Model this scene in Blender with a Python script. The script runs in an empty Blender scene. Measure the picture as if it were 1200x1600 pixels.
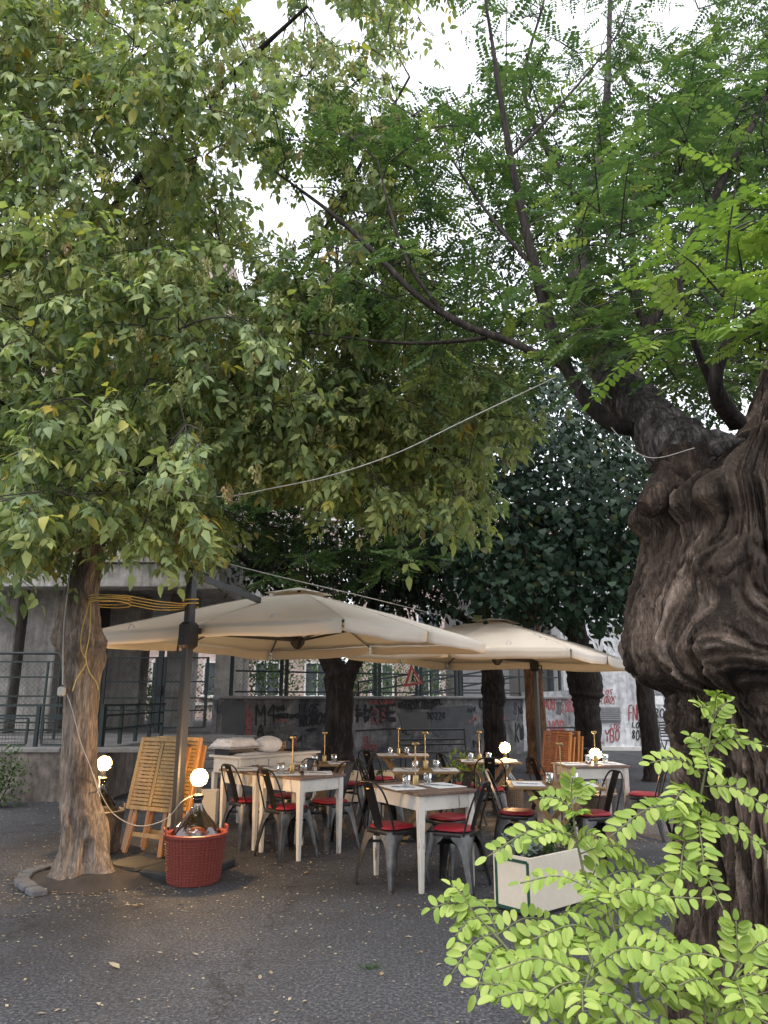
import bpy, math, random
import numpy as np
from mathutils import Vector, Matrix, noise as mnoise
R = math.radians
random.seed(11); np.random.seed(11)
SC = bpy.context.scene
COL = SC.collection

# ---------------------------------------------------------------- camera
CAM_H = 1.52; FPX = 1155.0; PITCH = math.atan(292.0/FPX)
cam_d = bpy.data.cameras.new('camera'); cam = bpy.data.objects.new('camera', cam_d); COL.objects.link(cam)
cam.location = (0, 0, CAM_H); cam.rotation_euler = (math.pi/2+PITCH, 0, 0)
cam_d.sensor_fit = 'VERTICAL'; cam_d.sensor_height = 36.0; cam_d.lens = 36.0*FPX/1600.0
cam_d.clip_start = 0.05; cam_d.clip_end = 2000
SC.camera = cam
# ---------------------------------------------------------------- sky, sun, exposure
SUN_EL = R(66); SUN_AZ = R(195)
world = bpy.data.worlds.new('World'); SC.world = world; world.use_nodes = True
wn = world.node_tree.nodes; wl = world.node_tree.links; wn.clear()
w_out = wn.new('ShaderNodeOutputWorld'); w_bg = wn.new('ShaderNodeBackground')
w_sky = wn.new('ShaderNodeTexSky'); w_sky.sky_type = 'NISHITA'; w_sky.sun_disc = False
w_sky.sun_elevation = SUN_EL; w_sky.sun_rotation = SUN_AZ; w_sky.dust_density = 4.0; w_sky.air_density = 1.0
w_hs = wn.new('ShaderNodeHueSaturation'); w_hs.inputs['Saturation'].default_value = 0.12
w_mix = wn.new('ShaderNodeMixRGB'); w_mix.inputs[0].default_value = 0.75; w_mix.inputs[2].default_value = (9.7, 10.1, 10.9, 1)  # cloud deck
wl.new(w_sky.outputs[0], w_hs.inputs['Color']); wl.new(w_hs.outputs[0], w_mix.inputs[1])
wl.new(w_mix.outputs[0], w_bg.inputs['Color']); w_bg.inputs['Strength'].default_value = 0.12
wl.new(w_bg.outputs[0], w_out.inputs['Surface'])
sun_d = bpy.data.lights.new('sun', 'SUN'); sun_d.energy = 1.3; sun_d.angle = R(35); sun_d.color = (1.0, 0.985, 0.965)
sun = bpy.data.objects.new('sun', sun_d); COL.objects.link(sun)
sun.rotation_euler = (math.pi/2-SUN_EL, 0, math.pi-SUN_AZ); sun.location = (0, -5, 20)
SC.view_settings.view_transform = 'Standard'; SC.view_settings.look = 'None'
SC.view_settings.exposure = 0.97; SC.view_settings.gamma = 1.0; SC.view_settings.use_curve_mapping = False
SC.render.engine = 'CYCLES'
SC.cycles.max_bounces = 7; SC.cycles.diffuse_bounces = 3; SC.cycles.glossy_bounces = 3
SC.cycles.transmission_bounces = 6; SC.cycles.transparent_max_bounces = 6
SC.cycles.caustics_reflective = False; SC.cycles.caustics_refractive = False
SC.cycles.use_denoising = True; SC.cycles.sample_clamp_indirect = 4.0

# ---------------------------------------------------------------- pixel helpers (photo is 1200 x 1600)
CP, SP = math.cos(PITCH), math.sin(PITCH)
def ray(u, v):
    x = (u-600)/FPX; y = (800-v)/FPX
    return Vector((x, CP-SP*y, SP+CP*y))
def at(u, v, Y):
    d = ray(u, v); return Vector((0, 0, CAM_H))+d*(Y/d.y)
def on_z(u, v, z=0.0):
    d = ray(u, v); return Vector((0, 0, CAM_H))+d*((z-CAM_H)/d.z)
def proj(P):
    P = np.asarray(P, dtype=float); X = P[..., 0]; Y = P[..., 1]; Z = P[..., 2]-CAM_H
    dep = Y*CP+Z*SP; yy = -Y*SP+Z*CP
    return 600+FPX*X/dep, 800-FPX*yy/dep, dep

# ---------------------------------------------------------------- mesh helpers
def frame_of(d):
    d = Vector(d).normalized(); a = Vector((0, 0, 1)) if abs(d.z) < .9 else Vector((1, 0, 0))
    x = d.cross(a).normalized(); return x, x.cross(d).normalized(), d
class MB:
    def __init__(s): s.v = []; s.f = []
    def add(s, vs, fs):
        o = len(s.v); s.v += [tuple(p) for p in vs]; s.f += [tuple(i+o for i in f) for f in fs]; return s
    def box(s, c, size, rot=None, taper=None):
        hx, hy, hz = [q/2 for q in size]; vs = []
        for z in (-hz, hz):
            k = 1.0 if (taper is None or z > 0) else taper
            for x, y in ((-hx, -hy), (hx, -hy), (hx, hy), (-hx, hy)):
                p = Vector((x*k, y*k, z))
                if rot is not None: p = rot @ p
                vs.append(p+Vector(c))
        return s.add(vs, [(3, 2, 1, 0), (4, 5, 6, 7), (0, 1, 5, 4), (1, 2, 6, 5), (2, 3, 7, 6), (3, 0, 4, 7)])
    def bbox(s, c, size, b=.004, rot=None):
        # box with chamfered edges (bevelled along all edges)
        hx, hy, hz = [q/2 for q in size]; b = min(b, hx*.45, hy*.45, hz*.45); rings = []
        def ring(x, y, z, k):
            return [(x-k, y), (x, y-k), (x, -y+k), (x-k, -y), (-x+k, -y), (-x, -y+k), (-x, y-k), (-x+k, y)], z
        L = [ring(hx-b, hy-b, -hz, b*.5), ring(hx, hy, -hz+b, b), ring(hx, hy, hz-b, b), ring(hx-b, hy-b, hz, b*.5)]
        vs = []
        for pts, z in L:
            for x, y in pts:
                p = Vector((x, y, z)); p = rot @ p if rot is not None else p; vs.append(p+Vector(c))
        fs = [tuple(range(0, 8)), tuple(reversed(range(24, 32)))]
        for k in range(3):
            for i in range(8):
                j = (i+1) % 8; fs.append((k*8+j, k*8+i, (k+1)*8+i, (k+1)*8+j))
        return s.add(vs, fs)
    def bar(s, a, b, w, h=None, up=(0, 0, 1)):
        a = Vector(a); b = Vector(b); d = (b-a); L = d.length
        if L < 1e-6: return s
        d.normalize(); u = Vector(up); x = d.cross(u)
        if x.length < 1e-4: x = d.cross(Vector((1, 0, 0)))
        x.normalize(); y = x.cross(d); M = Matrix((x, d, y)).transposed()
        return s.box((a+b)/2, (w, L, h or w), M)
    def tube(s, pts, r, n=8, cap=True):
        pts = [Vector(p) for p in pts]; m = len(pts); rr = r if hasattr(r, '__len__') else [r]*m
        vs = []; fs = []; px = None
        for i, p in enumerate(pts):
            d = pts[min(i+1, m-1)]-pts[max(i-1, 0)]
            if d.length < 1e-9: d = Vector((0, 0, 1))
            d.normalize()
            if px is None: px = frame_of(d)[0]
            x = (px-d*px.dot(d))
            x = x.normalized() if x.length > 1e-5 else frame_of(d)[0]
            y = d.cross(x); px = x
            for k in range(n):
                a = 2*math.pi*k/n; vs.append(p+(x*math.cos(a)+y*math.sin(a))*rr[i])
        for i in range(m-1):
            for k in range(n):
                j = (k+1) % n; fs.append((i*n+k, i*n+j, (i+1)*n+j, (i+1)*n+k))
        if cap: fs += [tuple(reversed(range(n))), tuple(range((m-1)*n, m*n))]
        return s.add(vs, fs)
    def lathe(s, prof, n=24, c=(0, 0, 0), cap=True):
        vs = []; fs = []; m = len(prof)
        for r, z in prof:
            for k in range(n):
                a = 2*math.pi*k/n; vs.append((c[0]+r*math.cos(a), c[1]+r*math.sin(a), c[2]+z))
        for i in range(m-1):
            for k in range(n):
                j = (k+1) % n; fs.append((i*n+k, i*n+j, (i+1)*n+j, (i+1)*n+k))
        if cap:
            if prof[0][0] > 1e-4: fs.append(tuple(reversed(range(n))))
            if prof[-1][0] > 1e-4: fs.append(tuple(range((m-1)*n, m*n)))
        return s.add(vs, fs)
    def loft(s, rings, closed=True, cap=True):
        n = len(rings[0]); vs = [p for r_ in rings for p in r_]; fs = []
        for i in range(len(rings)-1):
            for k in range(n if closed else n-1):
                j = (k+1) % n; fs.append((i*n+k, i*n+j, (i+1)*n+j, (i+1)*n+k))
        if cap and closed: fs += [tuple(reversed(range(n))), tuple(range((len(rings)-1)*n, len(rings)*n))]
        return s.add(vs, fs)
    def prism(s, poly, z0, z1):
        n = len(poly); vs = [(x, y, z0) for x, y in poly]+[(x, y, z1) for x, y in poly]
        return s.add(vs, [tuple(reversed(range(n))), tuple(range(n, 2*n))]+[(i, (i+1) % n, n+(i+1) % n, n+i) for i in range(n)])
    def xf(s, M):
        s.v = [tuple(M @ Vector(p)) for p in s.v]; return s
    def mesh(s, name, mat=None, smooth=False, sub=None):
        me = bpy.data.meshes.new(name); off = Vector(sub) if sub is not None else None
        me.from_pydata(s.v if off is None else [tuple(Vector(p)-off) for p in s.v], [], s.f)
        if mat: me.materials.append(mat)
        if smooth:
            me.polygons.foreach_set('use_smooth', [True]*len(me.polygons))
            if smooth != 'all': me.set_sharp_from_angle(angle=R(38))
        me.update(); return me
    def build(s, name, mat=None, parent=None, smooth=False, sub=None):
        return link(name, s.mesh(name, mat, smooth, sub), parent)
def link(name, me, parent=None):
    o = bpy.data.objects.new(name, me); COL.objects.link(o)
    if parent is not None: o.parent = parent
    return o
def tag(o, label=None, cat=None, group=None, kind=None):
    if label: o['label'] = label
    if cat: o['category'] = cat
    if group: o['group'] = group
    if kind: o['kind'] = kind
    return o
def thing(name, label, cat, loc=(0, 0, 0), rz=0.0, group=None):
    o = bpy.data.objects.new(name, None); COL.objects.link(o); o.empty_display_size = .1
    o.location = loc; o.rotation_euler = (0, 0, rz); return tag(o, label, cat, group)
def struct(o): o['kind'] = 'structure'; return o
KIDS = {}
def kids(o):
    return [c for c in bpy.data.objects if c.parent == o]
def copy_tree(src, parent=None, cache={}):
    if src.name not in cache:
        def rec(o): return (o, [rec(c) for c in kids(o)])
        cache[src.name] = rec(src)
    def mk(node, par):
        c = node[0].copy(); COL.objects.link(c)
        if par is not None: c.parent = par
        for ch in node[1]: mk(ch, c)
        return c
    return mk(cache[src.name], parent)
def np_mesh(name, V, F, mat=None, rnd=None, smooth=False):
    """V (n,3), F (m,k) constant size faces"""
    me = bpy.data.meshes.new(name); V = np.ascontiguousarray(V, dtype=np.float32); F = np.ascontiguousarray(F, dtype=np.int32)
    k = F.shape[1]; me.vertices.add(len(V)); me.vertices.foreach_set('co', V.ravel())
    me.loops.add(F.size); me.loops.foreach_set('vertex_index', F.ravel())
    me.polygons.add(len(F)); me.polygons.foreach_set('loop_start', np.arange(0, F.size, k, dtype=np.int32))
    if smooth: me.polygons.foreach_set('use_smooth', np.ones(len(F), dtype=bool))
    if rnd is not None:
        a = me.attributes.new('rnd', 'FLOAT', 'POINT'); a.data.foreach_set('value', np.ascontiguousarray(rnd, dtype=np.float32))
    if mat: me.materials.append(mat)
    me.update(calc_edges=True); me.validate(); return me
def fbm(p, o=4): return mnoise.fractal(Vector(p), 0.9, 2.0, o)

# ---------------------------------------------------------------- materials
class NT:
    def __init__(s, name):
        s.m = bpy.data.materials.new(name); s.m.use_nodes = True; s.t = s.m.node_tree; s.n = s.t.nodes; s.n.clear()
        s.out = s.n.new('ShaderNodeOutputMaterial')
    def new(s, ty, **kw):
        n = s.n.new('ShaderNode'+ty)
        for k, v in kw.items():
            if k in n.inputs.keys(): n.inputs[k].default_value = v
            else: setattr(n, k, v)
        return n
    def l(s, a, b): s.t.links.new(a, b)
    def coords(s, stretch=(1, 1, 1), rand=True, src='Object'):
        tc = s.new('TexCoord'); mp = s.new('Mapping'); mp.inputs['Scale'].default_value = stretch
        if rand:
            oi = s.new('ObjectInfo'); sc = s.new('VectorMath', operation='SCALE'); sc.inputs[0].default_value = (31.7, 17.3, 9.1)
            s.l(oi.outputs['Random'], sc.inputs['Scale']); ad = s.new('VectorMath', operation='ADD')
            s.l(tc.outputs[src], ad.inputs[0]); s.l(sc.outputs[0], ad.inputs[1]); s.l(ad.outputs[0], mp.inputs['Vector'])
        else: s.l(tc.outputs[src], mp.inputs['Vector'])
        return mp.outputs[0]
    def noise(s, vec, scale, detail=5, rough=.6, dist=0):
        n = s.new('TexNoise'); n.inputs['Scale'].default_value = scale; n.inputs['Detail'].default_value = detail
        n.inputs['Roughness'].default_value = rough; n.inputs['Distortion'].default_value = dist; s.l(vec, n.inputs['Vector']); return n.outputs['Fac']
    def ramp(s, fac, stops, interp='LINEAR'):
        r = s.new('ValToRGB'); r.color_ramp.interpolation = interp; e = r.color_ramp.elements
        while len(e) < len(stops): e.new(0.5)
        for el, (p, c) in zip(e, stops): el.position = p; el.color = tuple(c)+(1,) if len(c) == 3 else c
        s.l(fac, r.inputs[0]); return r.outputs[0]
    def mix(s, a, b, fac, mode='MIX'):
        m = s.new('MixRGB', blend_type=mode)
        for i, q in ((0, fac), (1, a), (2, b)):
            if hasattr(q, 'links'): s.l(q, m.inputs[i])
            else: m.inputs[i].default_value = q if i == 0 else tuple(q)+(1,)
        return m.outputs[0]
    def bump(s, h, st, dist=.02, norm=None):
        b = s.new('Bump'); b.inputs['Strength'].default_value = st; b.inputs['Distance'].default_value = dist; s.l(h, b.inputs['Height'])
        if norm is not None: s.l(norm, b.inputs['Normal'])
        return b.outputs[0]
    def pbr(s, col=None, rough=.6, metal=0, bump=None, spec=.5, **kw):
        p = s.new('BsdfPrincipled')
        for k, q in (('Base Color', col), ('Roughness', rough)):
            if q is None: continue
            if hasattr(q, 'links'): s.l(q, p.inputs[k])
            else: p.inputs[k].default_value = tuple(q)+(1,) if k == 'Base Color' else q
        p.inputs['Metallic'].default_value = metal; p.inputs['Specular IOR Level'].default_value = spec
        for k, q in kw.items(): p.inputs[k.replace('_', ' ')].default_value = q
        if bump is not None: s.l(bump, p.inputs['Normal'])
        return p
    def done(s, sh): s.l(sh.outputs[0] if hasattr(sh, 'outputs') else sh, s.out.inputs['Surface']); return s.m
def simple(name, c1, c2, scale=6, rough=.6, bump=.2, bscale=40, metal=0, stretch=(1, 1, 1), spec=.5, bd=.004, c3=None, fine=.8, **kw):
    t = NT(name); v = t.coords(stretch); n = t.noise(v, scale, 6, .65, .3)
    stops = [(.3, c1), (.7, c2)] if c3 is None else [(.25, c1), (.5, c2), (.75, c3)]
    col = t.ramp(n, stops); f = t.noise(v, bscale, 4)
    col = t.mix(col, t.ramp(f, [(.3, (.72, .72, .72)), (.7, (1.12, 1.12, 1.12))]), fine, 'MULTIPLY')
    rr = t.ramp(n, [(.2, (max(rough-.1, .02),)*3), (.8, (min(rough+.12, 1),)*3)])
    return t.done(t.pbr(col, rr, metal, t.bump(f, bump, bd) if bump else None, spec, **kw))
def wood(name, c1, c2, c3, rough=.55, stretch=(3, 3, .35), bump=.25):
    t = NT(name); v = t.coords(stretch); n = t.noise(v, 9, 6, .65, 1.6); n2 = t.noise(v, 60, 3)
    col = t.ramp(n, [(.28, c1), (.5, c2), (.72, c3)]); col = t.mix(col, t.ramp(n2, [(.3, (.7,)*3), (.65, (1.08,)*3)]), .7, 'MULTIPLY')
    oi = t.new('ObjectInfo'); col = t.mix(col, t.ramp(oi.outputs['Random'], [(0, (.78,)*3), (1, (1.12, 1.1, 1.06))]), .8, 'MULTIPLY')
    return t.done(t.pbr(col, rough, 0, t.bump(n2, bump, .003)))
def chipped(name, paint, under, amount=.36, stretch=(6, 6, 1.2)):
    t = NT(name); v = t.coords(stretch); v2 = t.coords((1, 1, 1)); n = t.noise(v, 3.2, 8, .7, .5); g = t.noise(v2, 2.2, 4)
    ad = t.new('Math', operation='ADD'); t.l(n, ad.inputs[0]); mu = t.new('Math', operation='MULTIPLY'); t.l(g, mu.inputs[0]); mu.inputs[1].default_value = .35
    t.l(mu.outputs[0], ad.inputs[1]); mask = t.ramp(ad.outputs[0], [(amount+.13, (0,)*3), (amount+.19, (1,)*3)])
    soft = t.noise(v2, 7, 5); pc = t.mix(paint, [q*.82 for q in paint], t.ramp(soft, [(.35, (0,)*3), (.7, (1,)*3)]))
    col = t.mix(under, pc, mask); return t.done(t.pbr(col, .55, 0, t.bump(mask, .35, .002)))
def bark(name, c1, c2, c3, sx=22, sz=3.2, bump=.9, bd=.02, attr=False):
    t = NT(name); v = t.coords((sx, sx, sz), rand=False)
    def ridge(vec, sc, det):
        n = t.noise(vec, sc, det, .6, .35); m1 = t.new('Math', operation='SUBTRACT'); t.l(n, m1.inputs[0]); m1.inputs[1].default_value = .5
        m2 = t.new('Math', operation='ABSOLUTE'); t.l(m1.outputs[0], m2.inputs[0]); m3 = t.new('Math', operation='MULTIPLY'); t.l(m2.outputs[0], m3.inputs[0]); m3.inputs[1].default_value = 5.0; m3.use_clamp = True; return m3.outputs[0]
    r1 = ridge(v, .45, 4); r2 = ridge(v, 1.1, 5); fine = t.noise(v, 3.0, 6, .7); big = t.noise(t.coords((1, 1, .6), rand=False), 2.6, 6, .65)
    h = t.mix(t.mix(r1, r2, .5), fine, .4); tone = h
    if attr:
        at_ = t.new('Attribute', attribute_name='rnd'); tone = t.mix(at_.outputs['Fac'], h, .5)
    col = t.ramp(tone, [(.22, c1), (.5, c2), (.78, c3)])
    col = t.mix(col, t.ramp(big, [(.36, (.36, .33, .31)), (.5, (.98, .96, .93)), (.7, (1.3, 1.25, 1.2))]), .85, 'MULTIPLY')
    return t.done(t.pbr(col, .9, 0, t.bump(h, bump, bd), .25))
def leafmat(name, stops, trans=.35, rough=.5, tcol=(1.25, 1.35, .7), spec=.35):
    t = NT(name); a = t.new('Attribute', attribute_name='rnd'); oi = t.new('ObjectInfo')
    ad = t.new('Math', operation='ADD'); t.l(a.outputs['Fac'], ad.inputs[0]); t.l(oi.outputs['Random'], ad.inputs[1])
    fr = t.new('Math', operation='FRACT'); t.l(ad.outputs[0], fr.inputs[0]); col = t.ramp(fr.outputs[0], stops)
    p = t.pbr(col, rough, spec=spec); tr = t.new('BsdfTranslucent'); t.l(t.mix(col, tcol, 1.0, 'MULTIPLY'), tr.inputs['Color'])
    m = t.new('MixShader'); m.inputs[0].default_value = trans; t.l(p.outputs[0], m.inputs[1]); t.l(tr.outputs[0], m.inputs[2])
    return t.done(m)
M = {}
def mk_asphalt():
    t = NT('asphalt'); v = t.coords(rand=False); big = t.noise(v, .35, 5, .6, .6); mid = t.noise(v, 2.3, 6, .7); fine = t.noise(v, 48, 5, .8); gr = t.new('TexVoronoi'); gr.inputs['Scale'].default_value = 75; t.l(v, gr.inputs['Vector'])
    col = t.ramp(fine, [(.34, (.012, .0122, .014)), (.5, (.045, .0455, .051)), (.64, (.145, .147, .158))])
    col = t.mix(col, t.ramp(gr.outputs['Color'], [(.1, (.6,)*3), (.8, (1.25,)*3)]), .7, 'MULTIPLY')
    col = t.mix(col, t.ramp(big, [(.34, (.55, .53, .53)), (.5, (.95,)*3), (.68, (1.35, 1.33, 1.34))]), 1, 'MULTIPLY')
    dirt = t.ramp(mid, [(.5, (0,)*3), (.72, (1,)*3)]); col = t.mix(col, (.036, .030, .027), t.mix(dirt, (0, 0, 0), .45))
    wv = t.noise(v, 1.2, 5, .7); ck = t.new('TexVoronoi', feature='DISTANCE_TO_EDGE'); ck.inputs['Scale'].default_value = .38
    cb = t.new('VectorMath', operation='ADD'); sc = t.new('VectorMath', operation='SCALE'); sc.inputs['Scale'].default_value = 1.3
    cx = t.new('CombineXYZ'); t.l(wv, cx.inputs[0]); t.l(mid, cx.inputs[1]); t.l(cx.outputs[0], sc.inputs[0]); t.l(v, cb.inputs[0]); t.l(sc.outputs[0], cb.inputs[1]); t.l(cb.outputs[0], ck.inputs['Vector'])
    gate = t.ramp(t.noise(v, .6, 3), [(.40, (1,)*3), (.45, (0,)*3)]); crack = t.ramp(ck.outputs['Distance'], [(.0, (.25,)*3), (.010, (1,)*3)]); crack = t.mix(crack, (1, 1, 1), gate)
    col = t.mix((.012, .011, .011), col, crack)
    h = t.mix(t.mix(fine, gr.outputs['Distance'], .5), crack, .25)
    rr = t.ramp(mid, [(.3, (.72,)*3), (.7, (.9,)*3)])
    return t.done(t.pbr(col, rr, 0, t.bump(mid, .3, .05, t.bump(h, .9, .018)), .4))
M['asphalt'] = mk_asphalt()
M['soil'] = simple('soil', (.03, .025, .022), (.075, .06, .05), 5, .95, .8, 60, bd=.02)
def mk_plaster(name, base, dark, pale, sc=1.0, stain=True):
    t = NT(name); v = t.coords(rand=False); n1 = t.noise(v, .9*sc, 7, .68, .8); n2 = t.noise(v, 5*sc, 6, .7); n3 = t.noise(v, 60, 3)
    col = t.ramp(n1, [(.34, dark), (.5, base), (.66, pale)]); col = t.mix(col, t.ramp(n2, [(.35, (.55,)*3), (.6, (1.05,)*3)]), .75, 'MULTIPLY')
    st = t.ramp(t.noise(t.coords((5, 5, .45), rand=False), 1.6, 6, .7), [(.44, (1,)*3), (.68, (.5, .48, .46))]); col = t.mix(col, st, .8 if stain else .3, 'MULTIPLY')
    return t.done(t.pbr(col, .88, 0, t.bump(n2, .4, .012, t.bump(n3, .3, .003)), .3))
M['wall'] = mk_plaster('graffiti_plaster', (.17, .165, .165), (.07, .07, .075), (.34, .33, .32), 1.3)
M['wallpale'] = mk_plaster('pale_plaster', (.66, .67, .69), (.48, .48, .50), (.76, .77, .79), 1.0)
M['wallmid'] = mk_plaster('worn_pale_plaster', (.36, .36, .365), (.18, .18, .185), (.52, .52, .53), 1.6)
M['concrete'] = mk_plaster('pillar_concrete', (.46, .44, .41), (.30, .285, .265), (.55, .53, .50), .8)
M['retain'] = mk_plaster('retaining_render', (.20, .175, .16), (.09, .08, .075), (.30, .26, .24), 1.5)
M['terrace'] = mk_plaster('terrace_floor', (.22, .21, .21), (.13, .125, .12), (.30, .29, .28), .8)
M['coping'] = simple('coping_stone', (.16, .155, .15), (.28, .27, .26), 3, .85, .4, 30)
M['pink'] = mk_plaster('pink_stucco', (.52, .40, .36), (.42, .31, .28), (.60, .48, .44), .5, False)
M['sill'] = simple('travertine_sill', (.5, .48, .45), (.62, .6, .57), 4, .8, .2, 30)
M['darkglass'] = simple('window_glass', (.05, .06, .065), (.09, .10, .11), 2, .12, 0, 10)
M['paint_white'] = simple('white_frame', (.6, .6, .58), (.72, .72, .7), 6, .5, .1, 40)
M['iron'] = simple('dark_green_iron', (.006, .014, .014), (.016, .03, .03), 9, .5, .2, 90)
M['wire'] = simple('wire', (.04, .04, .04), (.09, .09, .09), 20, .5, 0, 90, metal=.6)
M['blackmetal'] = simple('black_metal', (.012, .012, .013), (.022, .022, .024), 8, .42, .1, 90)
M['polegrey'] = simple('umbrella_pole', (.022, .022, .024), (.04, .038, .038), 8, .38, .1, 90)
M['rubber'] = simple('black_slab', (.012, .012, .013), (.035, .034, .034), 5, .62, .35, 60)
def mk_gun():
    t = NT('gunmetal'); v = t.coords(); n = t.noise(v, 7, 6, .65, .5); col = t.ramp(n, [(.3, (.045, .045, .046)), (.6, (.11, .108, .106)), (.8, (.19, .185, .18))])
    rr = t.ramp(t.noise(v, 14, 5), [(.3, (.26,)*3), (.7, (.44,)*3)]); return t.done(t.pbr(col, rr, .92, t.bump(n, .06, .002)))
M['gun'] = mk_gun()
M['gundark'] = simple('dark_steel', (.016, .015, .015), (.034, .031, .03), 7, .36, .05, 60, metal=.55)
M['cushion'] = simple('red_vinyl', (.26, .012, .022), (.36, .02, .034), 4, .42, .12, 160)
M['paintwood'] = chipped('chipped_white_paint', (.62, .58, .52), (.16, .10, .07))
M['topwood'] = wood('worn_tabletop', (.09, .055, .04), (.17, .105, .075), (.26, .17, .125), .5, (.5, 6, 6))
M['teak'] = wood('oiled_teak', (.20, .085, .025), (.34, .155, .045), (.45, .225, .08), .42)
M['teakdark'] = wood('weathered_teak', (.13, .075, .028), (.23, .135, .05), (.31, .19, .08), .5)
M['honey'] = wood('honey_teak', (.24, .135, .035), (.37, .22, .06), (.47, .30, .10), .45)
M['paper'] = simple('paper_mat', (.72, .71, .71), (.8, .79, .78), 4, .8, .15, 25)
M['cloth'] = simple('white_linen', (.66, .64, .65), (.78, .75, .74), 5, .85, .6, 14, bd=.03)
M['brass'] = simple('brushed_brass', (.36, .26, .115), (.48, .36, .17), 9, .4, .05, 120, metal=.95)
M['cream'] = simple('cream_paint', (.60, .53, .42), (.68, .61, .50), 2.5, .6, .12, 30, fine=.18)
M['greenline'] = simple('green_line', (.006, .05, .03), (.01, .075, .045), 8, .5, .1, 60)
M['terracotta'] = simple('red_plastic', (.165, .032, .024), (.225, .047, .034), 5, .45, .1, 90)
M['brownplastic'] = simple('grey_brown_plastic', (.085, .07, .06), (.13, .11, .095), 5, .5, .1, 90)
M['cable'] = simple('white_cable', (.40, .38, .35), (.52, .50, .46), 9, .5, 0, 60)
M['rope'] = simple('yellow_rope', (.55, .38, .10), (.72, .52, .18), 90, .8, .6, 150)
M['black'] = simple('matt_black', (.008, .008, .009), (.016, .016, .017), 9, .6, .1, 60)
M['spray_black'] = simple('black_spray', (.008, .008, .010), (.02, .02, .024), 12, .75, 0, 60)
M['spray_red'] = simple('red_spray', (.27, .06, .062), (.38, .12, .115), 6, .75, 0, 60)
M['spray_grey'] = simple('faded_spray', (.07, .07, .075), (.12, .12, .125), 9, .8, 0, 60)
M['patch'] = simple('grey_overpaint', (.09, .088, .085), (.13, .125, .12), 3, .9, .2, 60)
M['patchblue'] = simple('slate_overpaint', (.065, .068, .075), (.11, .112, .12), 3, .9, .2, 60)
M['signred'] = simple('sign_red', (.32, .02, .018), (.42, .035, .03), 4, .5, .05, 60)
M['signyellow'] = simple('sign_face', (.52, .40, .24), (.6, .48, .3), 4, .5, .05, 60)
M['grille'] = simple('grille_grey', (.20, .20, .21), (.28, .28, .29), 4, .6, .1, 60)
M['stone'] = simple('basalt_edging', (.09, .09, .095), (.16, .16, .165), 7, .85, .6, 40, bd=.01)
M['drytan'] = leafmat('dry_leaf', [(0, (.40, .32, .20)), (.35, (.50, .43, .30)), (.7, (.30, .20, .11)), (1, (.48, .44, .34))], .2, .7, (1, .9, .6))
def mk_canopy():
    t = NT('cream_canvas'); v = t.coords(); n = t.noise(v, 3, 5); f = t.noise(v, 220, 2); col = t.ramp(n, [(.3, (.79, .745, .67)), (.7, (.85, .81, .74))])
    p = t.pbr(col, .8, 0, t.bump(n, .25, .04, t.bump(f, .15, .001)), .2); tr = t.new('BsdfTranslucent'); tr.inputs['Color'].default_value = (.80, .68, .50, 1)
    m = t.new('MixShader'); m.inputs[0].default_value = .36; t.l(p.outputs[0], m.inputs[1]); t.l(tr.outputs[0], m.inputs[2]); return t.done(m)
M['canopy'] = mk_canopy()
def mk_glass(name, col, rough=.02):
    t = NT(name); v = t.coords(); n = t.noise(v, 6, 3); bp = t.bump(n, .08, .01); tr = t.new('BsdfTransparent'); tr.inputs['Color'].default_value = tuple(col)+(1,)
    g = t.new('BsdfGlossy'); g.inputs['Roughness'].default_value = rough; t.l(bp, g.inputs['Normal']); fr = t.new('LayerWeight'); fr.inputs['Blend'].default_value = .42; t.l(bp, fr.inputs['Normal'])
    m = t.new('MixShader'); t.l(t.ramp(fr.outputs['Fresnel'], [(0, (.09,)*3), (1, (.9,)*3)]), m.inputs[0]); t.l(tr.outputs[0], m.inputs[1]); t.l(g.outputs[0], m.inputs[2]); return t.done(m)
M['glass'] = mk_glass('clear_glass', (.93, .95, .94)); M['demiglass'] = mk_glass('demijohn_glass', (.80, .81, .77), .03)
def mk_bulb():
    t = NT('lit_bulb'); e = t.new('Emission'); e.inputs['Color'].default_value = (1, .62, .27, 1); e.inputs['Strength'].default_value = 230; return t.done(e)
def mk_globe():
    t = NT('warm_glow_globe'); tr = t.new('BsdfTransparent'); tl = t.new('BsdfTranslucent'); tl.inputs['Color'].default_value = (1, .86, .62, 1); m = t.new('MixShader'); m.inputs[0].default_value = .05  # bulb globe as a faint translucent shell, added for a soft warm glow
    t.l(tr.outputs[0], m.inputs[1]); t.l(tl.outputs[0], m.inputs[2]); return t.done(m)
M['globe'] = mk_globe()
M['bulb'] = mk_bulb()
M['bark_left'] = bark('furrowed_brown_bark', (.115, .092, .076), (.28, .228, .188), (.42, .35, .295), 26, 4.5, .8, .016)
M['bark_old'] = bark('old_gnarled_bark', (.028, .020, .0155), (.135, .099, .078), (.36, .29, .24), 40, 9, 1.0, .03, True)
M['bark_stub'] = bark('sawn_wood', (.02, .014, .012), (.065, .045, .035), (.15, .11, .085), 34, 9, 1.0, .03)
M['bark_limb'] = bark('grey_limb_bark', (.022, .019, .018), (.11, .10, .095), (.34, .32, .31), 30, 12, 1.0, .025)
M['bark_dark'] = bark('dark_bark', (.014, .011, .010), (.045, .036, .032), (.085, .07, .062), 20, 4, .8, .02)
M['bark_lit'] = bark('orange_lit_bark', (.07, .035, .018), (.19, .10, .05), (.30, .17, .09), 20, 4, .8, .02)  # the orange light on this trunk is put into its bark colour
M['twig'] = simple('twig_bark', (.028, .022, .019), (.06, .048, .04), 20, .9, .4, 60)
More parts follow.
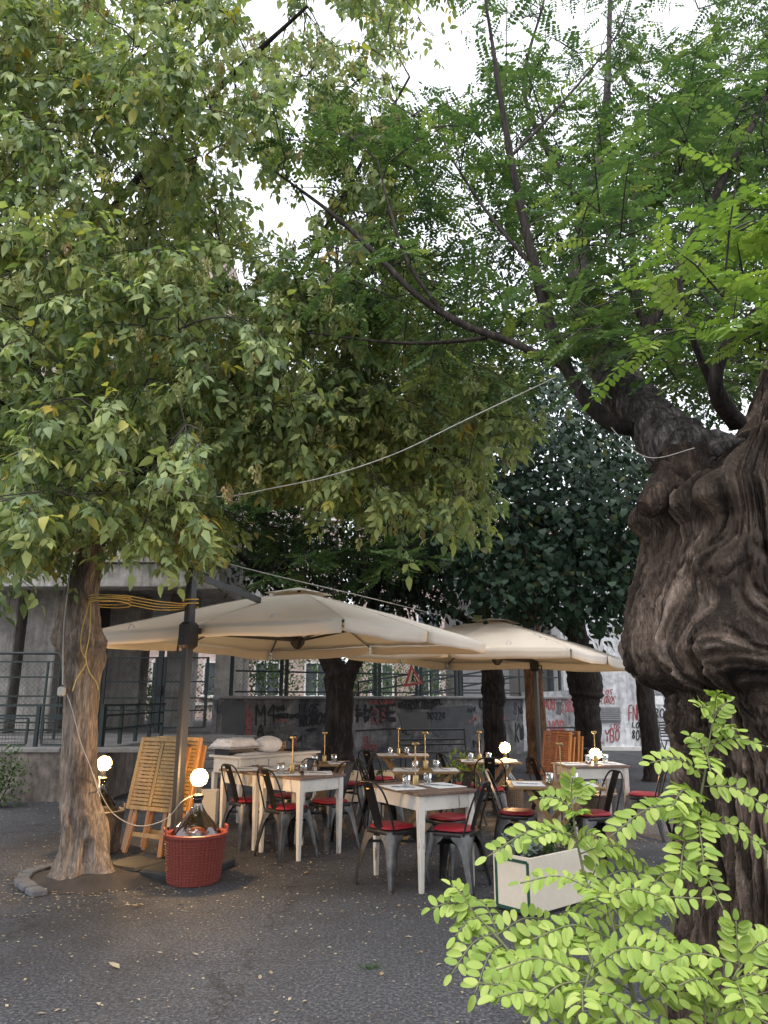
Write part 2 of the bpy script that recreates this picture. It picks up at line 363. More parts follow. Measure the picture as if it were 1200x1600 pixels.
M['leaf_elder'] = leafmat('box_elder_leaf', [(0, (.12, .17, .08)), (.3, (.19, .25, .11)), (.62, (.26, .32, .13)), (.92, (.36, .40, .15)), (.985, (.36, .33, .07)), (1, (.42, .27, .05))], .38, .48)
M['samara'] = leafmat('samara', [(0, (.24, .28, .11)), (.4, (.32, .345, .14)), (.85, (.38, .375, .17)), (1, (.28, .19, .09))], .3, .7, (1.1, 1.1, .7))
M['leaf_locust'] = leafmat('locust_leaf', [(0, (.045, .085, .04)), (.5, (.08, .135, .055)), (.9, (.125, .185, .07)), (1, (.22, .27, .08))], .36, .5)
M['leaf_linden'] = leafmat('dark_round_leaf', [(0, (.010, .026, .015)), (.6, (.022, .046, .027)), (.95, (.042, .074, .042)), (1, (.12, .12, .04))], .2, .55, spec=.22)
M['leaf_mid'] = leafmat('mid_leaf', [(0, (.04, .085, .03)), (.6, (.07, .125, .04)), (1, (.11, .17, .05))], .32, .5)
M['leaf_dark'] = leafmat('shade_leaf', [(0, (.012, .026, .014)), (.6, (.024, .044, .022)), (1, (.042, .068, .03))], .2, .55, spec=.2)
M['leaf_lime'] = leafmat('lime_leaflet', [(0, (.19, .285, .055)), (.35, (.26, .36, .07)), (.75, (.32, .42, .09)), (1, (.40, .47, .13))], .34, .55, (1.1, 1.15, .6))
M['stem_lime'] = simple('green_stem', (.10, .13, .05), (.16, .15, .07), 20, .7, .2, 60)
M['succulent'] = leafmat('succulent_leaf', [(0, (.11, .15, .125)), (.6, (.16, .205, .165)), (1, (.22, .26, .21))], .1, .5, (1, 1, 1))
M['leaf_basil'] = leafmat('basil_leaf', [(0, (.06, .13, .04)), (1, (.11, .19, .06))], .3, .5)
# ================================================================ SETTING
def sheet(name, pts, z, mat, thick=None):
    m = MB()
    if thick: m.prism(pts, z-thick, z)
    else: m.add([(x, y, z) for x, y in pts], [tuple(range(len(pts)))])
    return struct(m.build(name, mat))
sheet('ground', [(-150, -80), (150, -80), (150, 200), (-150, 200)], 0.0, M['asphalt'])
# soil patch round the left tree
LT = on_z(128, 1372)            # foot of the left tree
m = MB(); n = 140; rings = []
for k, (rr, zz) in enumerate(((0.66, .003), (.58, .01), (.48, .028), (.32, .05), (.02, .09))):
    rings.append([(LT.x+.12+rr*math.cos(2*math.pi*i/n)*(1.1+.16*fbm((3*math.cos(2*math.pi*i/n), 3*math.sin(2*math.pi*i/n), .3), 4)), LT.y+rr*.85*math.sin(2*math.pi*i/n)*(1+.16*fbm((4*math.sin(2*math.pi*i/n), 4*math.cos(2*math.pi*i/n), 5), 4)), zz) for i in range(n)])
m.loft(rings, cap=False)
struct(m.build('soil', M['soil'], smooth=True))

# ---- raised terrace, retaining wall and steps on the left
TZ = .76
sheet('terrace', [(-26, 12.3), (-4.3, 12.3), (-4.3, 17.05), (-3.3, 17.05), (-3.3, 30), (-26, 30)], TZ, M['terrace'], .7)
rw = thing('retaining_wall', 'stained concrete retaining wall holding up the terrace behind the left tree', 'wall', (-4.3, 12.15, 0))
m = MB(); m.box((-15.15, 12.15, .36), (21.7, .3, .72)); m.box((-4.45, 14.65, .358), (.3, 4.7, .716)); m.build('wall_body', M['retain'], rw, sub=(-4.3, 12.15, 0))
for x0 in np.arange(-26, -4.4, 1.5):
    m = MB(); m.bbox((x0+.745, 12.15, .75), (1.485, .36, .075), .01); m.build('coping_stone', M['coping'], rw, sub=(-4.3, 12.15, 0))
for y0 in np.arange(12.36, 16.9, 1.15):
    m = MB(); m.bbox((-4.45, y0+.57, .748), (.36, 1.13, .07), .01); m.build('coping_stone', M['coping'], rw, sub=(-4.3, 12.15, 0))
st = struct(bpy.data.objects.new('steps', None)); COL.objects.link(st)
for i in range(5):
    m = MB(); y0 = 15.45+i*.32; m.bbox((-3.55, (y0+17.05)/2, .15*i+.073), (1.5, 17.05-y0, .146), .012); m.build('step', M['coping'], st)

# ---- graffiti wall
WA = Vector((-3.75, 17.25, 0)); WB = Vector((5.75, 23.45, 0)); WD = (WB-WA).normalized(); WN = Vector((WD.y, -WD.x, 0))
def wall_hit(u, v, off=0.0, A=WA, N=WN):
    d = ray(u, v); t = (A+N*off-Vector((0, 0, CAM_H))).dot(N)/d.dot(N); return Vector((0, 0, CAM_H))+d*t
WH = 1.52
gw = thing('graffiti_wall', 'low grey plaster wall covered in black and red graffiti behind the tables', 'wall', WA)
Lw = (WB-WA).length; Mw = Matrix((WD, -WN, Vector((0, 0, 1)))).transposed()
m = MB(); nx, nz = 120, 14; g = {}; V = []; F = []
for i in range(nx+1):
    for j in range(nz+1):
        p = WA+WD*(Lw*i/nx)+Vector((0, 0, WH*j/nz)); V.append(tuple(p+WN*(.012*fbm((p.x*1.4, p.y*1.4, p.z*1.8)))))
for i in range(nx):
    for j in range(nz): a = i*(nz+1)+j; F.append((a, a+nz+1, a+nz+2, a+1))
m.add(V, F); m.box((WA+WB)/2-WN*.2+Vector((0, 0, WH/2-.01)), (Lw, .3, WH-.02), Mw)
m.build('wall_body', M['wall'], gw, sub=WA, smooth=True)
k = 0.0
while k < Lw-.5:
    L = min(1.6, Lw-k); m = MB(); m.bbox(WA+WD*(k+L/2)-WN*.14+Vector((0, 0, WH+.035+.004*math.sin(k*7))), (L-.012, .46, .07), .012, Mw); m.build('coping_stone', M['coping'], gw, sub=WA); k += L
# overpainted patches and plaster losses (thin raised shapes on the face)
def wall_patch(poly, mat, off, name='paint_patch', par=None, hit=wall_hit):
    pts = []
    for i, (u, v) in enumerate(poly):
        u2, v2 = poly[(i+1) % len(poly)]
        for q in range(5):
            t = q/5; jit = 1.6*fbm((u+q*3.1, v*.7, 2.2)); pts.append(hit(u+(u2-u)*t+jit, v+(v2-v)*t+jit*.8, off))
    mm = MB(); b = [p-WN*(off+.02) for p in pts]; n_ = len(pts)
    mm.add(pts+b, [tuple(range(n_))]+[(i, n_+i, n_+(i+1) % n_, (i+1) % n_) for i in range(n_)])
    return mm.build(name, mat, par or gw, sub=(par or gw).location)
for poly, mt, of in (([(347, 1096), (384, 1096), (380, 1155), (347, 1158)], 'patchblue', .014), ([(436, 1136), (462, 1128), (466, 1142), (440, 1146)], 'patch', .014),
                     ([(622, 1114), (668, 1112), (672, 1142), (654, 1138), (646, 1148), (630, 1144)], 'patch', .016), ([(676, 1106), (738, 1102), (742, 1150), (690, 1156), (672, 1140)], 'patchblue', .013),
                     ([(784, 1092), (808, 1090), (806, 1124), (788, 1126)], 'patchblue', .014), ([(816, 1082), (900, 1079), (902, 1168), (818, 1174)], 'wallmid', .009), ([(870, 1098), (878, 1096), (877, 1118), (869, 1116)], 'patch', .015), ([(608, 1150), (640, 1146), (644, 1184), (604, 1186)], 'patch', .013)):
    wall_patch(poly, M[mt], of)
FONT = {
 'A': [[(0, 1), (.5, 0), (1, 1)], [(.2, .62), (.8, .62)]], 'B': [[(0, 0), (0, 1), (.7, 1), (.95, .78), (.7, .5), (0, .5)], [(0, 0), (.65, 0), (.88, .22), (.65, .5)]],
 'C': [[(1, .15), (.6, 0), (.15, .2), (0, .55), (.2, .9), (.6, 1), (1, .85)]], 'E': [[(1, 0), (0, 0), (0, 1), (1, 1)], [(0, .5), (.8, .5)]], 'F': [[(1, 0), (0, 0), (0, 1)], [(0, .48), (.8, .48)]],
 'D': [[(0, 0), (0, 1), (.6, .95), (1, .6), (.85, .15), (0, 0)]], 'G': [[(1, .15), (.6, 0), (.15, .2), (0, .55), (.2, .9), (.6, 1), (1, .85), (1, .55), (.6, .55)]], 'H': [[(0, 0), (0, 1)], [(1, 0), (1, 1)], [(0, .5), (1, .5)]], 'I': [[(.5, 0), (.5, 1)]],
 'K': [[(0, 0), (0, 1)], [(1, 0), (0, .55), (1, 1)]], 'L': [[(0, 0), (0, 1), (.9, 1)]], 'M': [[(0, 1), (.05, 0), (.5, .6), (.95, 0), (1, 1)]], 'N': [[(0, 1), (0, 0), (1, 1), (1, 0)]],
 'O': [[(.5, 0), (.1, .2), (0, .55), (.2, .92), (.55, 1), (.92, .8), (1, .4), (.8, .1), (.5, 0)]], 'P': [[(0, 1), (0, 0), (.7, 0), (.95, .25), (.7, .52), (0, .52)]],
 'R': [[(0, 1), (0, 0), (.7, 0), (.92, .24), (.7, .5), (0, .5)], [(.4, .5), (1, 1)]], 'S': [[(.95, .1), (.5, 0), (.08, .2), (.2, .45), (.8, .58), (.95, .82), (.5, 1), (.03, .88)]],
 'T': [[(0, 0), (1, 0)], [(.5, 0), (.5, 1)]], 'U': [[(0, 0), (0, .8), (.4, 1), (.9, .85), (1, 0)]], 'V': [[(0, 0), (.5, 1), (1, 0)]], 'W': [[(0, 0), (.25, 1), (.5, .4), (.75, 1), (1, 0)]], 'X': [[(0, 0), (1, 1)], [(1, 0), (0, 1)]],
 'Y': [[(0, 0), (.5, .5), (1, 0)], [(.5, .5), (.5, 1)]], '2': [[(.05, .2), (.4, 0), (.9, .2), (.8, .5), (0, 1), (1, 1)]], '0': [[(.5, 0), (.05, .3), (.05, .7), (.5, 1), (.95, .7), (.95, .3), (.5, 0)]],
 '4': [[(.7, 1), (.7, 0), (0, .65), (1, .65)]], '#': [[(0, .3), (1, .25)], [(0, .72), (1, .68)], [(.4, 0), (.35, 1)]], '=': [[(0, .3), (1, .28)], [(0, .7), (1, .72)]], '$': [[(.95, .1), (.5, 0), (.08, .2), (.2, .45), (.8, .58), (.95, .82), (.5, 1), (.03, .88)], [(.5, -.12), (.5, 1.12)]],
 '~': [[(0, .6), (.3, .3), (.6, .7), (1, .3)]], 'w': [[(0, .2), (.2, 1), (.4, .3), (.6, 1), (.8, .1), (1, .9)]], '8': [[(.5, .5), (.1, .25), (.5, 0), (.9, .25), (.5, .5), (.05, .78), (.5, 1), (.95, .78), (.5, .5)]]}
def stroke(mm, pl, wpx, hit, off):
    pts = []
    for i in range(len(pl)-1):
        a, b = pl[i], pl[i+1]; nseg = max(2, int(math.hypot(b[0]-a[0], b[1]-a[1])/4))
        for q in range(nseg): t = q/nseg; pts.append((a[0]+(b[0]-a[0])*t, a[1]+(b[1]-a[1])*t))
    pts.append(pl[-1])
    sm = [pts[0]]+[tuple((pts[i-1][c]+2*pts[i][c]+pts[i+1][c])/4 for c in (0, 1)) for i in range(1, len(pts)-1)]+[pts[-1]]
    W = [hit(u, v, off) for u, v in sm]; sc = (hit(sm[0][0]+1, sm[0][1], off)-W[0]).length; hw = wpx*sc/2; rings = []
    for i, p in enumerate(W):
        d = W[min(i+1, len(W)-1)]-W[max(i-1, 0)]
        if d.length < 1e-6: d = WD.copy()
        d.normalize(); s_ = d.cross(WN); k_ = 1+.18*math.sin(i*1.3)
        rings.append([p+s_*hw*k_, p+WN*.004, p-s_*hw*k_, p-WN*.035])
    if len(rings) > 1: mm.loft(rings)
def graffiti(txt, u, v, w, h, wpx, mat, slant=0, rise=0, vertical=False, par=None, hit=wall_hit, off=.014, seed=0):
    rs = random.Random(seed+len(txt)*7+int(u)); mm = MB(); n_ = len(txt)
    for i, ch in enumerate(txt):
        if ch == ' ': continue
        if vertical: cu, cv, cw, chh = u, v+h*i/n_, w, h/n_*.78
        else: cu, cv, cw, chh = u+w*i/n_, v+rise*i/n_, w/n_*.8, h
        cu += rs.uniform(-.06, .06)*cw; cv += rs.uniform(-.07, .07)*chh; chh *= rs.uniform(.9, 1.1)
        for pl in FONT[ch]: stroke(mm, [(cu+x*cw+slant*(1-y)*chh, cv+y*chh) for x, y in pl], wpx, hit, off+rs.uniform(0, .003))
    return mm.build('graffiti_tag', M[mat], par or gw, sub=(par or gw).location)
graffiti('LOBBO', 385, 1101, 8, 62, 2.0, 'spray_red', vertical=True)
graffiti('M4', 400, 1100, 36, 32, 2.6, 'spray_black'); graffiti('A', 402, 1130, 12, 22, 2.4, 'spray_black')
graffiti('FINO', 427, 1103, 18, 8, 2.0, 'spray_black'); graffiti('AGOSTINO', 427, 1115, 40, 7, 1.8, 'spray_black'); graffiti('==', 427, 1115, 36, 7, 1.4, 'spray_black')
graffiti('LOS', 475, 1100, 22, 13, 2.2, 'spray_black', .2); graffiti('ROBO$', 469, 1116, 42, 18, 2.4, 'spray_black', .2, -3)
mm = MB(); [stroke(mm, [(478+i*4, 1141-i*2+i*3), (488+i*2, 1138+i*2), (496-i*2, 1138+i*3)], 2, wall_hit, .015) for i in range(2)]; stroke(mm, [(468, 1100), (469, 1136)], 1.8, wall_hit, .015); mm.build('graffiti_tag', M['spray_black'], gw, sub=gw.location)
graffiti('X', 457, 1152, 10, 18, 2.0, 'spray_red'); graffiti('B', 472, 1146, 10, 22, 1.4, 'spray_grey')
graffiti('HATE', 558, 1102, 64, 26, 3.6, 'spray_black'); graffiti('==', 556, 1104, 24, 24, 2.6, 'spray_black', off=.019); graffiti('=', 600, 1104, 22, 24, 2.4, 'spray_black', off=.019)
mm = MB(); stroke(mm, [(556, 1142), (600, 1139), (624, 1138)], 1.8, wall_hit, .015); mm.build('graffiti_tag', M['spray_black'], gw, sub=gw.location)
graffiti('LOS LOBOS', 578, 1094, 38, 6, 1.4, 'spray_red'); graffiti('R8', 582, 1106, 24, 24, 1.6, 'spray_red', off=.012); graffiti('wSERSKTBOX', 622, 1094, 58, 13, 1.8, 'spray_black', .15); graffiti('8C', 678, 1090, 16, 12, 1.6, 'spray_black'); graffiti('20228', 667, 1112, 30, 11, 1.7, 'spray_black', off=.021)
graffiti('AN', 730, 1104, 14, 10, 1.8, 'spray_black'); graffiti('C', 750, 1090, 8, 20, 2.2, 'spray_black'); graffiti('wK8', 740, 1128, 24, 20, 1.6, 'spray_grey'); graffiti('Kw', 806, 1128, 14, 30, 1.6, 'spray_black'); graffiti('8w', 802, 1098, 16, 20, 1.4, 'spray_black')
graffiti('NOB', 849, 1090, 20, 18, 2.2, 'spray_red'); graffiti('LOS', 877, 1092, 17, 9, 1.5, 'spray_red', .2); graffiti('LOBO', 878, 1102, 18, 11, 1.5, 'spray_red', .2); graffiti('VOB', 858, 1126, 26, 22, 2.4, 'spray_red'); graffiti('R', 570, 1150, 8, 10, 1.4, 'spray_red'); graffiti('ROB', 568, 1162, 24, 10, 1.2, 'spray_red')

rsg = random.Random(3)
for k in range(16):
    mm = MB(); u0 = rsg.uniform(400, 890); v0 = rsg.uniform(1096, 1160); w_ = rsg.uniform(6, 22); h_ = rsg.uniform(6, 16); n_ = rsg.randint(5, 9)
    stroke(mm, [(u0+w_*i/n_+rsg.uniform(-4, 4), v0+h_*(.5+.5*math.sin(i*rsg.uniform(1.6, 2.6)))) for i in range(n_)], rsg.uniform(1.0, 1.8), wall_hit, rsg.uniform(.011, .02)); mm.build('spray_scribble', M[rsg.choice(('spray_grey', 'spray_grey', 'spray_black', 'spray_red'))], gw, sub=gw.location)
# ---- fences --------------------------------------------------------------
def wire_mesh(a, b, z0, z1, pitch=.07, r=.0022, name='wire_mesh', par=None):
    mm = MB(); d = (b-a); L = d.length; d = d.normalized(); H = z1-z0; n_ = d.cross(Vector((0, 0, 1)))
    for s_ in (1, -1):
        k_ = -H
        while k_ < L:
            x0, x1 = k_, k_+H; za, zb = 0.0, H
            if x0 < 0: za += -x0; x0 = 0
            if x1 > L: zb -= x1-L; x1 = L
            if x1-x0 > .02:
                if s_ < 0: p, q = (L-x0, za), (L-x1, zb)
                else: p, q = (x0, za), (x1, zb)
                P0 = a+d*p[0]+Vector((0, 0, z0+p[1]))+n_*.004*s_; P1 = a+d*q[0]+Vector((0, 0, z0+q[1]))+n_*.004*s_
                mm.tube([P0, P1], r, 3, False)
            k_ += pitch*1.414
    o = mm.build(name, M['wire'], par, sub=par.location); o['kind'] = 'stuff'; return o
def fence_run(root, a, b, z0, z1, npan, rails, post=.05, mesh=True, twin=False, hoop=False):
    d = b-a
    for i in range(npan+1):
        p = a+d*(i/npan)
        for e in ((-.07, .07) if twin and 0 < i < npan else (0,)):
            q = p+d.normalized()*e; MB().bar(q+Vector((0, 0, z0)), q+Vector((0, 0, z1)), post, post, up=d).build('post', M['iron'], root, sub=root.location)
    for i in range(npan):
        p0 = a+d*(i/npan)+d.normalized()*(post/2+.06); p1 = a+d*((i+1)/npan)-d.normalized()*(post/2+.06)
        for f in rails: MB().bar(p0+Vector((0, 0, z0+(z1-z0)*f)), p1+Vector((0, 0, z0+(z1-z0)*f)), .03, .04).build('rail', M['iron'], root, sub=root.location)
        if mesh: wire_mesh(p0, p1, z0+.08, z1-.05, par=root)
wf = thing('wall_fence', 'dark metal fence with wire mesh along the top of the graffiti wall', 'fence', WA+Vector((0, 0, WH+.07)))
fence_run(wf, WA+WD*.35-WN*.14, WB-WD*.3-WN*.14, WH+.06, WH+1.75, 8, (.06, .34, .98), .07, True, True)
rr_ = thing('ramp_railing', 'sloping dark handrail of the ramp seen through the wall fence', 'railing', at(560, 1085, 20.5))
a, b = at(560, 1082, 20.6), at(810, 1040, 25)
for dz in (0, .35, .62): MB().bar(a+Vector((0, 0, dz-.35)), b+Vector((0, 0, dz-.35)), .05).build('rail', M['iron'], rr_, sub=rr_.location)
for t_ in (0, .2, .4, .6, .8, 1): p = a+(b-a)*t_; MB().bar(Vector((p.x, p.y, 1.25)), p+Vector((0, 0, .29)), .05).build('post', M['iron'], rr_, sub=rr_.location)
gp_y = 17.75
gt = thing('metal_gate', 'double metal mesh gate at the top of the steps between concrete pillars', 'gate', (-5.2, gp_y, TZ))
for x0, x1 in ((-6.55, -5.35), (-5.15, -4.15)):
    for x_ in (x0, x1): MB().bar((x_, gp_y, TZ+.12), (x_, gp_y, TZ+1.72), .06).build('gate_stile', M['iron'], gt, sub=gt.location)
    for f in (.12, .5, .78, 1.15, 1.7): MB().bar((x0+.03, gp_y, TZ+f), (x1-.03, gp_y, TZ+f), .035).build('rail', M['iron'], gt, sub=gt.location)
    wire_mesh(Vector((x0+.03, gp_y-.02, 0)), Vector((x1-.03, gp_y-.02, 0)), TZ+.14, TZ+1.69, par=gt)
MB().bar((-5.25, gp_y, TZ), (-5.25, gp_y, TZ+1.95), .11).build('gate_post', M['iron'], gt, sub=gt.location)
MB().box((-5.25, gp_y-.08, TZ+.95), (.16, .06, .2)).build('lock_box', M['black'], gt, sub=gt.location)
def mesh_panel(label, x0, x1, y, z0, z1):
    t = thing('fence_panel', label, 'fence', ((x0+x1)/2, y, z0)); L = t.location
    r_ = .12; pts = [(x0, z0+.03)]
    for c, a0 in (((x0+r_, z1-r_), 180), ((x1-r_, z1-r_), 90)):
        for q in range(6): an = R(a0-q*18); pts.append((c[0]+r_*math.cos(an), c[1]+r_*math.sin(an)))
    pts.append((x1, z0+.03)); MB().tube([(px, y, pz) for px, pz in pts], .028, 8).build('frame', M['iron'], t, True, L)
    for f in (.2, .5, .72, .9): MB().bar((x0+.03, y, z0+(z1-z0)*f), (x1-.03, y, z0+(z1-z0)*f), .03).build('rail', M['iron'], t, sub=L)
    for x_ in (x0+.25, x1-.25): MB().bar((x_, y, z0+.03), (x_, y, z0+(z1-z0)*.9), .035).build('upright', M['iron'], t, sub=L)
    wire_mesh(Vector((x0+.27, y-.02, 0)), Vector((x1-.27, y-.02, 0)), z0+.25, z0+(z1-z0)*.88, par=t)
mesh_panel('mesh fence panel with rounded corners in front of the wide left pier', -7.95, -6.25, 14.6, TZ, TZ+1.62)
mesh_panel('mesh fence panel cut by the left edge of the picture', -9.75, -8.05, 14.6, TZ, TZ+1.62)
lr = thing('terrace_railing', 'low dark railing with mesh infill along the terrace edge behind the left tree', 'railing', (-4.5, 12.2, TZ)); L_ = lr.location
for x_ in np.arange(-10.6, -4.3, 1.02): MB().bar((x_, 12.2, TZ), (x_, 12.2, TZ+.64), .055).build('post', M['iron'], lr, sub=L_)
for z_ in (.28, .5): MB().bar((-10.6, 12.2, TZ+z_), (-4.5, 12.2, TZ+z_), .03).build('rail', M['iron'], lr, sub=L_)
MB().bar((-10.65, 12.2, TZ+.66), (-4.45, 12.2, TZ+.66), .075, .035).build('handrail', M['iron'], lr, sub=L_)
for y_ in (12.2, 13.0, 13.8, 14.6, 15.4): MB().bar((-4.47, y_+.06, TZ), (-4.47, y_+.06, TZ+.64), .055).build('post', M['iron'], lr, sub=L_)
for z_ in (.28, .5): MB().bar((-4.47, 12.24, TZ+z_), (-4.47, 15.5, TZ+z_), .03).build('rail', M['iron'], lr, sub=L_)
MB().bar((-4.47, 12.24, TZ+.66), (-4.47, 15.55, TZ+.66), .075, .035).build('handrail', M['iron'], lr, sub=L_)
for i, x_ in enumerate(np.arange(-10.6, -5, 1.02)):
    p0, p1 = x_+.12, x_+.9; mm = MB()
    for a_, b_ in (((p0, .06), (p1, .06)), ((p0, .46), (p1, .46)), ((p0, .075), (p0, .445)), ((p1, .075), (p1, .445))): mm.bar((a_[0], 12.13, TZ+a_[1]), (b_[0], 12.13, TZ+b_[1]), .028)
    fr = mm.build('infill_frame', M['iron'], lr, sub=L_)
    mm = MB()
    for q in np.arange(.1, .45, .05): mm.tube([(p0, 12.13, TZ+q), (p1, 12.13, TZ+q)], .003, 3, False)
    for q in np.arange(p0+.05, p1, .05): mm.tube([(q, 12.136, TZ+.07), (q, 12.136, TZ+.45)], .003, 3, False)
    mm.build('wire_mesh', M['wire'], lr, sub=L_)['kind'] = 'stuff'

# ---- buildings -----------------------------------------------------------
pb = thing('pillared_building', 'concrete building raised on tall piers above the terrace on the left', 'building', (-8, 18, TZ)); L_ = pb.location
for (u0, u1, Y_, dep_) in ((-40, 22, 17.6, .5), (38, 88, 17.6, .6), (168, 222, 20.5, .8), (262, 302, 20.5, .7), (338, 384, 18.3, .6), (-130, -70, 17.6, .6)):
    xa, xb = at(u0, 1000, Y_).x, at(u1, 1000, Y_).x
    mm = MB(); mm.bbox(((xa+xb)/2, Y_+dep_/2, (TZ+4.32)/2), (xb-xa, dep_, 4.32-TZ), .03); pl = mm.build('pier', M['concrete'], pb, sub=L_)
MB().box((-15.0, 20.9, 4.75), (22.8, 11.0, .85)).build('floor_slab', M['concrete'], pb, sub=L_)
MB().bbox((-3.75, 20.9, 4.05), (.5, 10.6, .55), .02).build('edge_beam', M['concrete'], pb, sub=L_)
MB().bbox((-14.0, 15.75, 4.06), (19.9, .5, .5), .02).build('edge_beam', M['concrete'], pb, sub=L_)
MB().box((-17.2, 22.6, 2.52), (18.4, .3, 3.5)).build('ground_floor_wall', M['patch'], pb, sub=L_)
MB().box((-15.0, 20.9, 8.68), (22.4, 10.6, 7.0)).build('upper_wall', M['pink'], pb, sub=L_)
for zf in (5.9, 9.1):
    for x_ in np.arange(-11.5, -4.2, 2.4):
        w_ = MB().box((x_, 15.58, zf+.85), (1.15, .06, 1.7)).build('window', M['darkglass'], pb, sub=L_)
        mm = MB()
        for a_, b_, s_ in (((x_-.6, 15.55, zf), (x_-.6, 15.55, zf+1.74), .08), ((x_+.6, 15.55, zf), (x_+.6, 15.55, zf+1.74), .08), ((x_-.56, 15.55, zf+1.74), (x_+.56, 15.55, zf+1.74), .08)): mm.bar(a_, b_, s_)
        mm.bar((x_, 15.545, zf+.03), (x_, 15.545, zf+1.7), .05)
        o = mm.build('frame', M['paint_white'], w_, sub=L_); o = MB().box((x_, 15.5, zf-.05), (1.45, .2, .09)).build('sill', M['sill'], w_, sub=L_)
def facade(name, label, a, b, z0, z1, mat, floors, cols, wsize, depth=6.0):
    a = Vector((a[0], a[1], 0)); b = Vector((b[0], b[1], 0)); d = (b-a).normalized(); n_ = Vector((d.y, -d.x, 0)); Lf = (b-a).length; t = thing(name, label, 'building', (a.x, a.y, z0)); L0 = t.location
    Mr = Matrix((d, -n_, Vector((0, 0, 1)))).transposed()
    MB().box((a+b)/2-n_*(depth/2)+Vector((0, 0, (z0+z1)/2)), (Lf, depth, z1-z0), Mr).build('wall', mat, t, sub=L0)
    for f in floors:
        MB().box((a+b)/2+n_*.06+Vector((0, 0, f-.32)), (Lf+.1, .12, .14), Mr).build('string_course', M['sill'], t, sub=L0)
        for c in range(cols):
            p = a+d*(Lf*(c+.5)/cols); q = p+Vector((0, 0, f+wsize[1]/2+.1))
            w_ = MB().box(q+n_*.012, (wsize[0], .05, wsize[1]), Mr).build('window', M['darkglass'], t, sub=L0)
            mm = MB()
            for s_ in (-1, 0, 1): mm.box(q+d*(s_*wsize[0]/2)+n_*.03, (.09 if s_ else .06, .07, wsize[1]), Mr)
            for s_ in (-1, 1): mm.box(q+Vector((0, 0, s_*(wsize[1]/2+.045)))+n_*.033, (wsize[0]+.1, .075, .09), Mr)
            mm.build('frame', M['paint_white'], w_, sub=L0); MB().box(p+Vector((0, 0, f+.0))+n_*.12, (wsize[0]+.35, .28, .09), Mr).build('sill', M['sill'], w_, sub=L0)
    return t
facade('apartment_building', 'pink stucco apartment block with white window frames far behind the terrace', (-20, 37), (-2.2, 39.5), 0, 13, M['pink'], (1.6, 4.9, 8.2, 11.0), 7, (1.25, 1.6))
facade('apartment_building', 'pale pink apartment block glimpsed through the leaves above the graffiti wall', (-1.4, 41), (14, 42.5), 0, 12, M['pink'], (1.6, 4.8, 8.0), 6, (1.2, 1.6))
sheet('upper_ground', [(-3.25, 19), (6, 25), (16, 26), (16, 34), (-3.25, 34)], 1.2, M['terrace'], 1.0)
# white service building on the right
BA = Vector((5.62, 23.75, 0)); BB = Vector((14.5, 22.6, 0)); BD = (BB-BA).normalized(); BN = Vector((BD.y, -BD.x, 0)); MBr = Matrix((BD, -BN, Vector((0, 0, 1)))).transposed()
def bhit(u, v, off=0.0): return wall_hit(u, v, off, BA, BN)
sb = thing('service_building', 'white plastered service building with metal doors and graffiti on the right', 'building', BA); L_ = sb.location
MB().box((BA+BB)/2-BN*2+Vector((0, 0, 3.4)), ((BB-BA).length, 4, 6.8), MBr).build('wall', M['wallpale'], sb, sub=L_)
def bbx(name, u0, v0, u1, v1, off, mat, par, th=.05):
    p, q = bhit(u0, v0), bhit(u1, v1); c = (p+q)/2+BN*(off); w_ = abs((q-p).dot(BD)); h_ = abs(p.z-q.z)
    return MB().bbox(c, (w_, th, h_), .006, MBr).build(name, mat, par, sub=L_)
bbx('plinth', 905, 1166, 1120, 1178, .03, M['sill'], sb, .09)
for u0, u1 in ((1014, 1043), (1045, 1072)):
    dr = bbx('door', u0, 1074, u1, 1172, .05, M['wallpale'], sb, .07)
    for v0 in (1078, 1160):
        vp = bbx('vent', u0+8, v0, u1-9, v0+7, .095, M['grille'], dr, .02)
bbx('door_frame', 1009, 1066, 1012, 1172, .07, M['grille'], sb, .12); bbx('door_frame', 1074, 1066, 1077, 1172, .07, M['grille'], sb, .12); bbx('door_frame', 1009, 1064, 1077, 1068, .07, M['grille'], sb, .13)
bbx('notice', 1022, 1088, 1036, 1101, .092, M['paper'], sb, .012)
gl = bbx('vent_grille', 933, 1104, 970, 1128, .03, M['grille'], sb, .05)
for i in range(7): bbx('louvre', 935, 1106+i*3, 968, 1107.6+i*3, .06, M['grille'], gl, .03)
bbx('conduit', 1000, 1050, 1002, 1166, .03, M['grille'], sb, .05)
for a_ in (('LOS', 941, 1077, 16, 8, 1.2, 'spray_red', .2), ('LOBOS', 939, 1087, 22, 12, 1.3, 'spray_red', .2), ('LYBO', 938, 1140, 32, 20, 2.6, 'spray_red', 0), ('LOS', 955, 1131, 15, 7, 1.3, 'spray_red', 0), ('FNB', 983, 1100, 20, 24, 2.0, 'spray_red', 0),
           ('LOS', 988, 1128, 16, 9, 1.8, 'spray_black', .2), ('8O8', 988, 1140, 18, 16, 2.0, 'spray_black', 0), ('ROND', 1023, 1108, 34, 14, 1.9, 'spray_black', 0), ('II', 1046, 1122, 9, 22, 1.3, 'spray_black', 0)):
    graffiti(a_[0], a_[1], a_[2], a_[3], a_[4], a_[5], a_[6], a_[7], par=sb, hit=bhit, off=.095 if a_[1] > 1010 else .012)
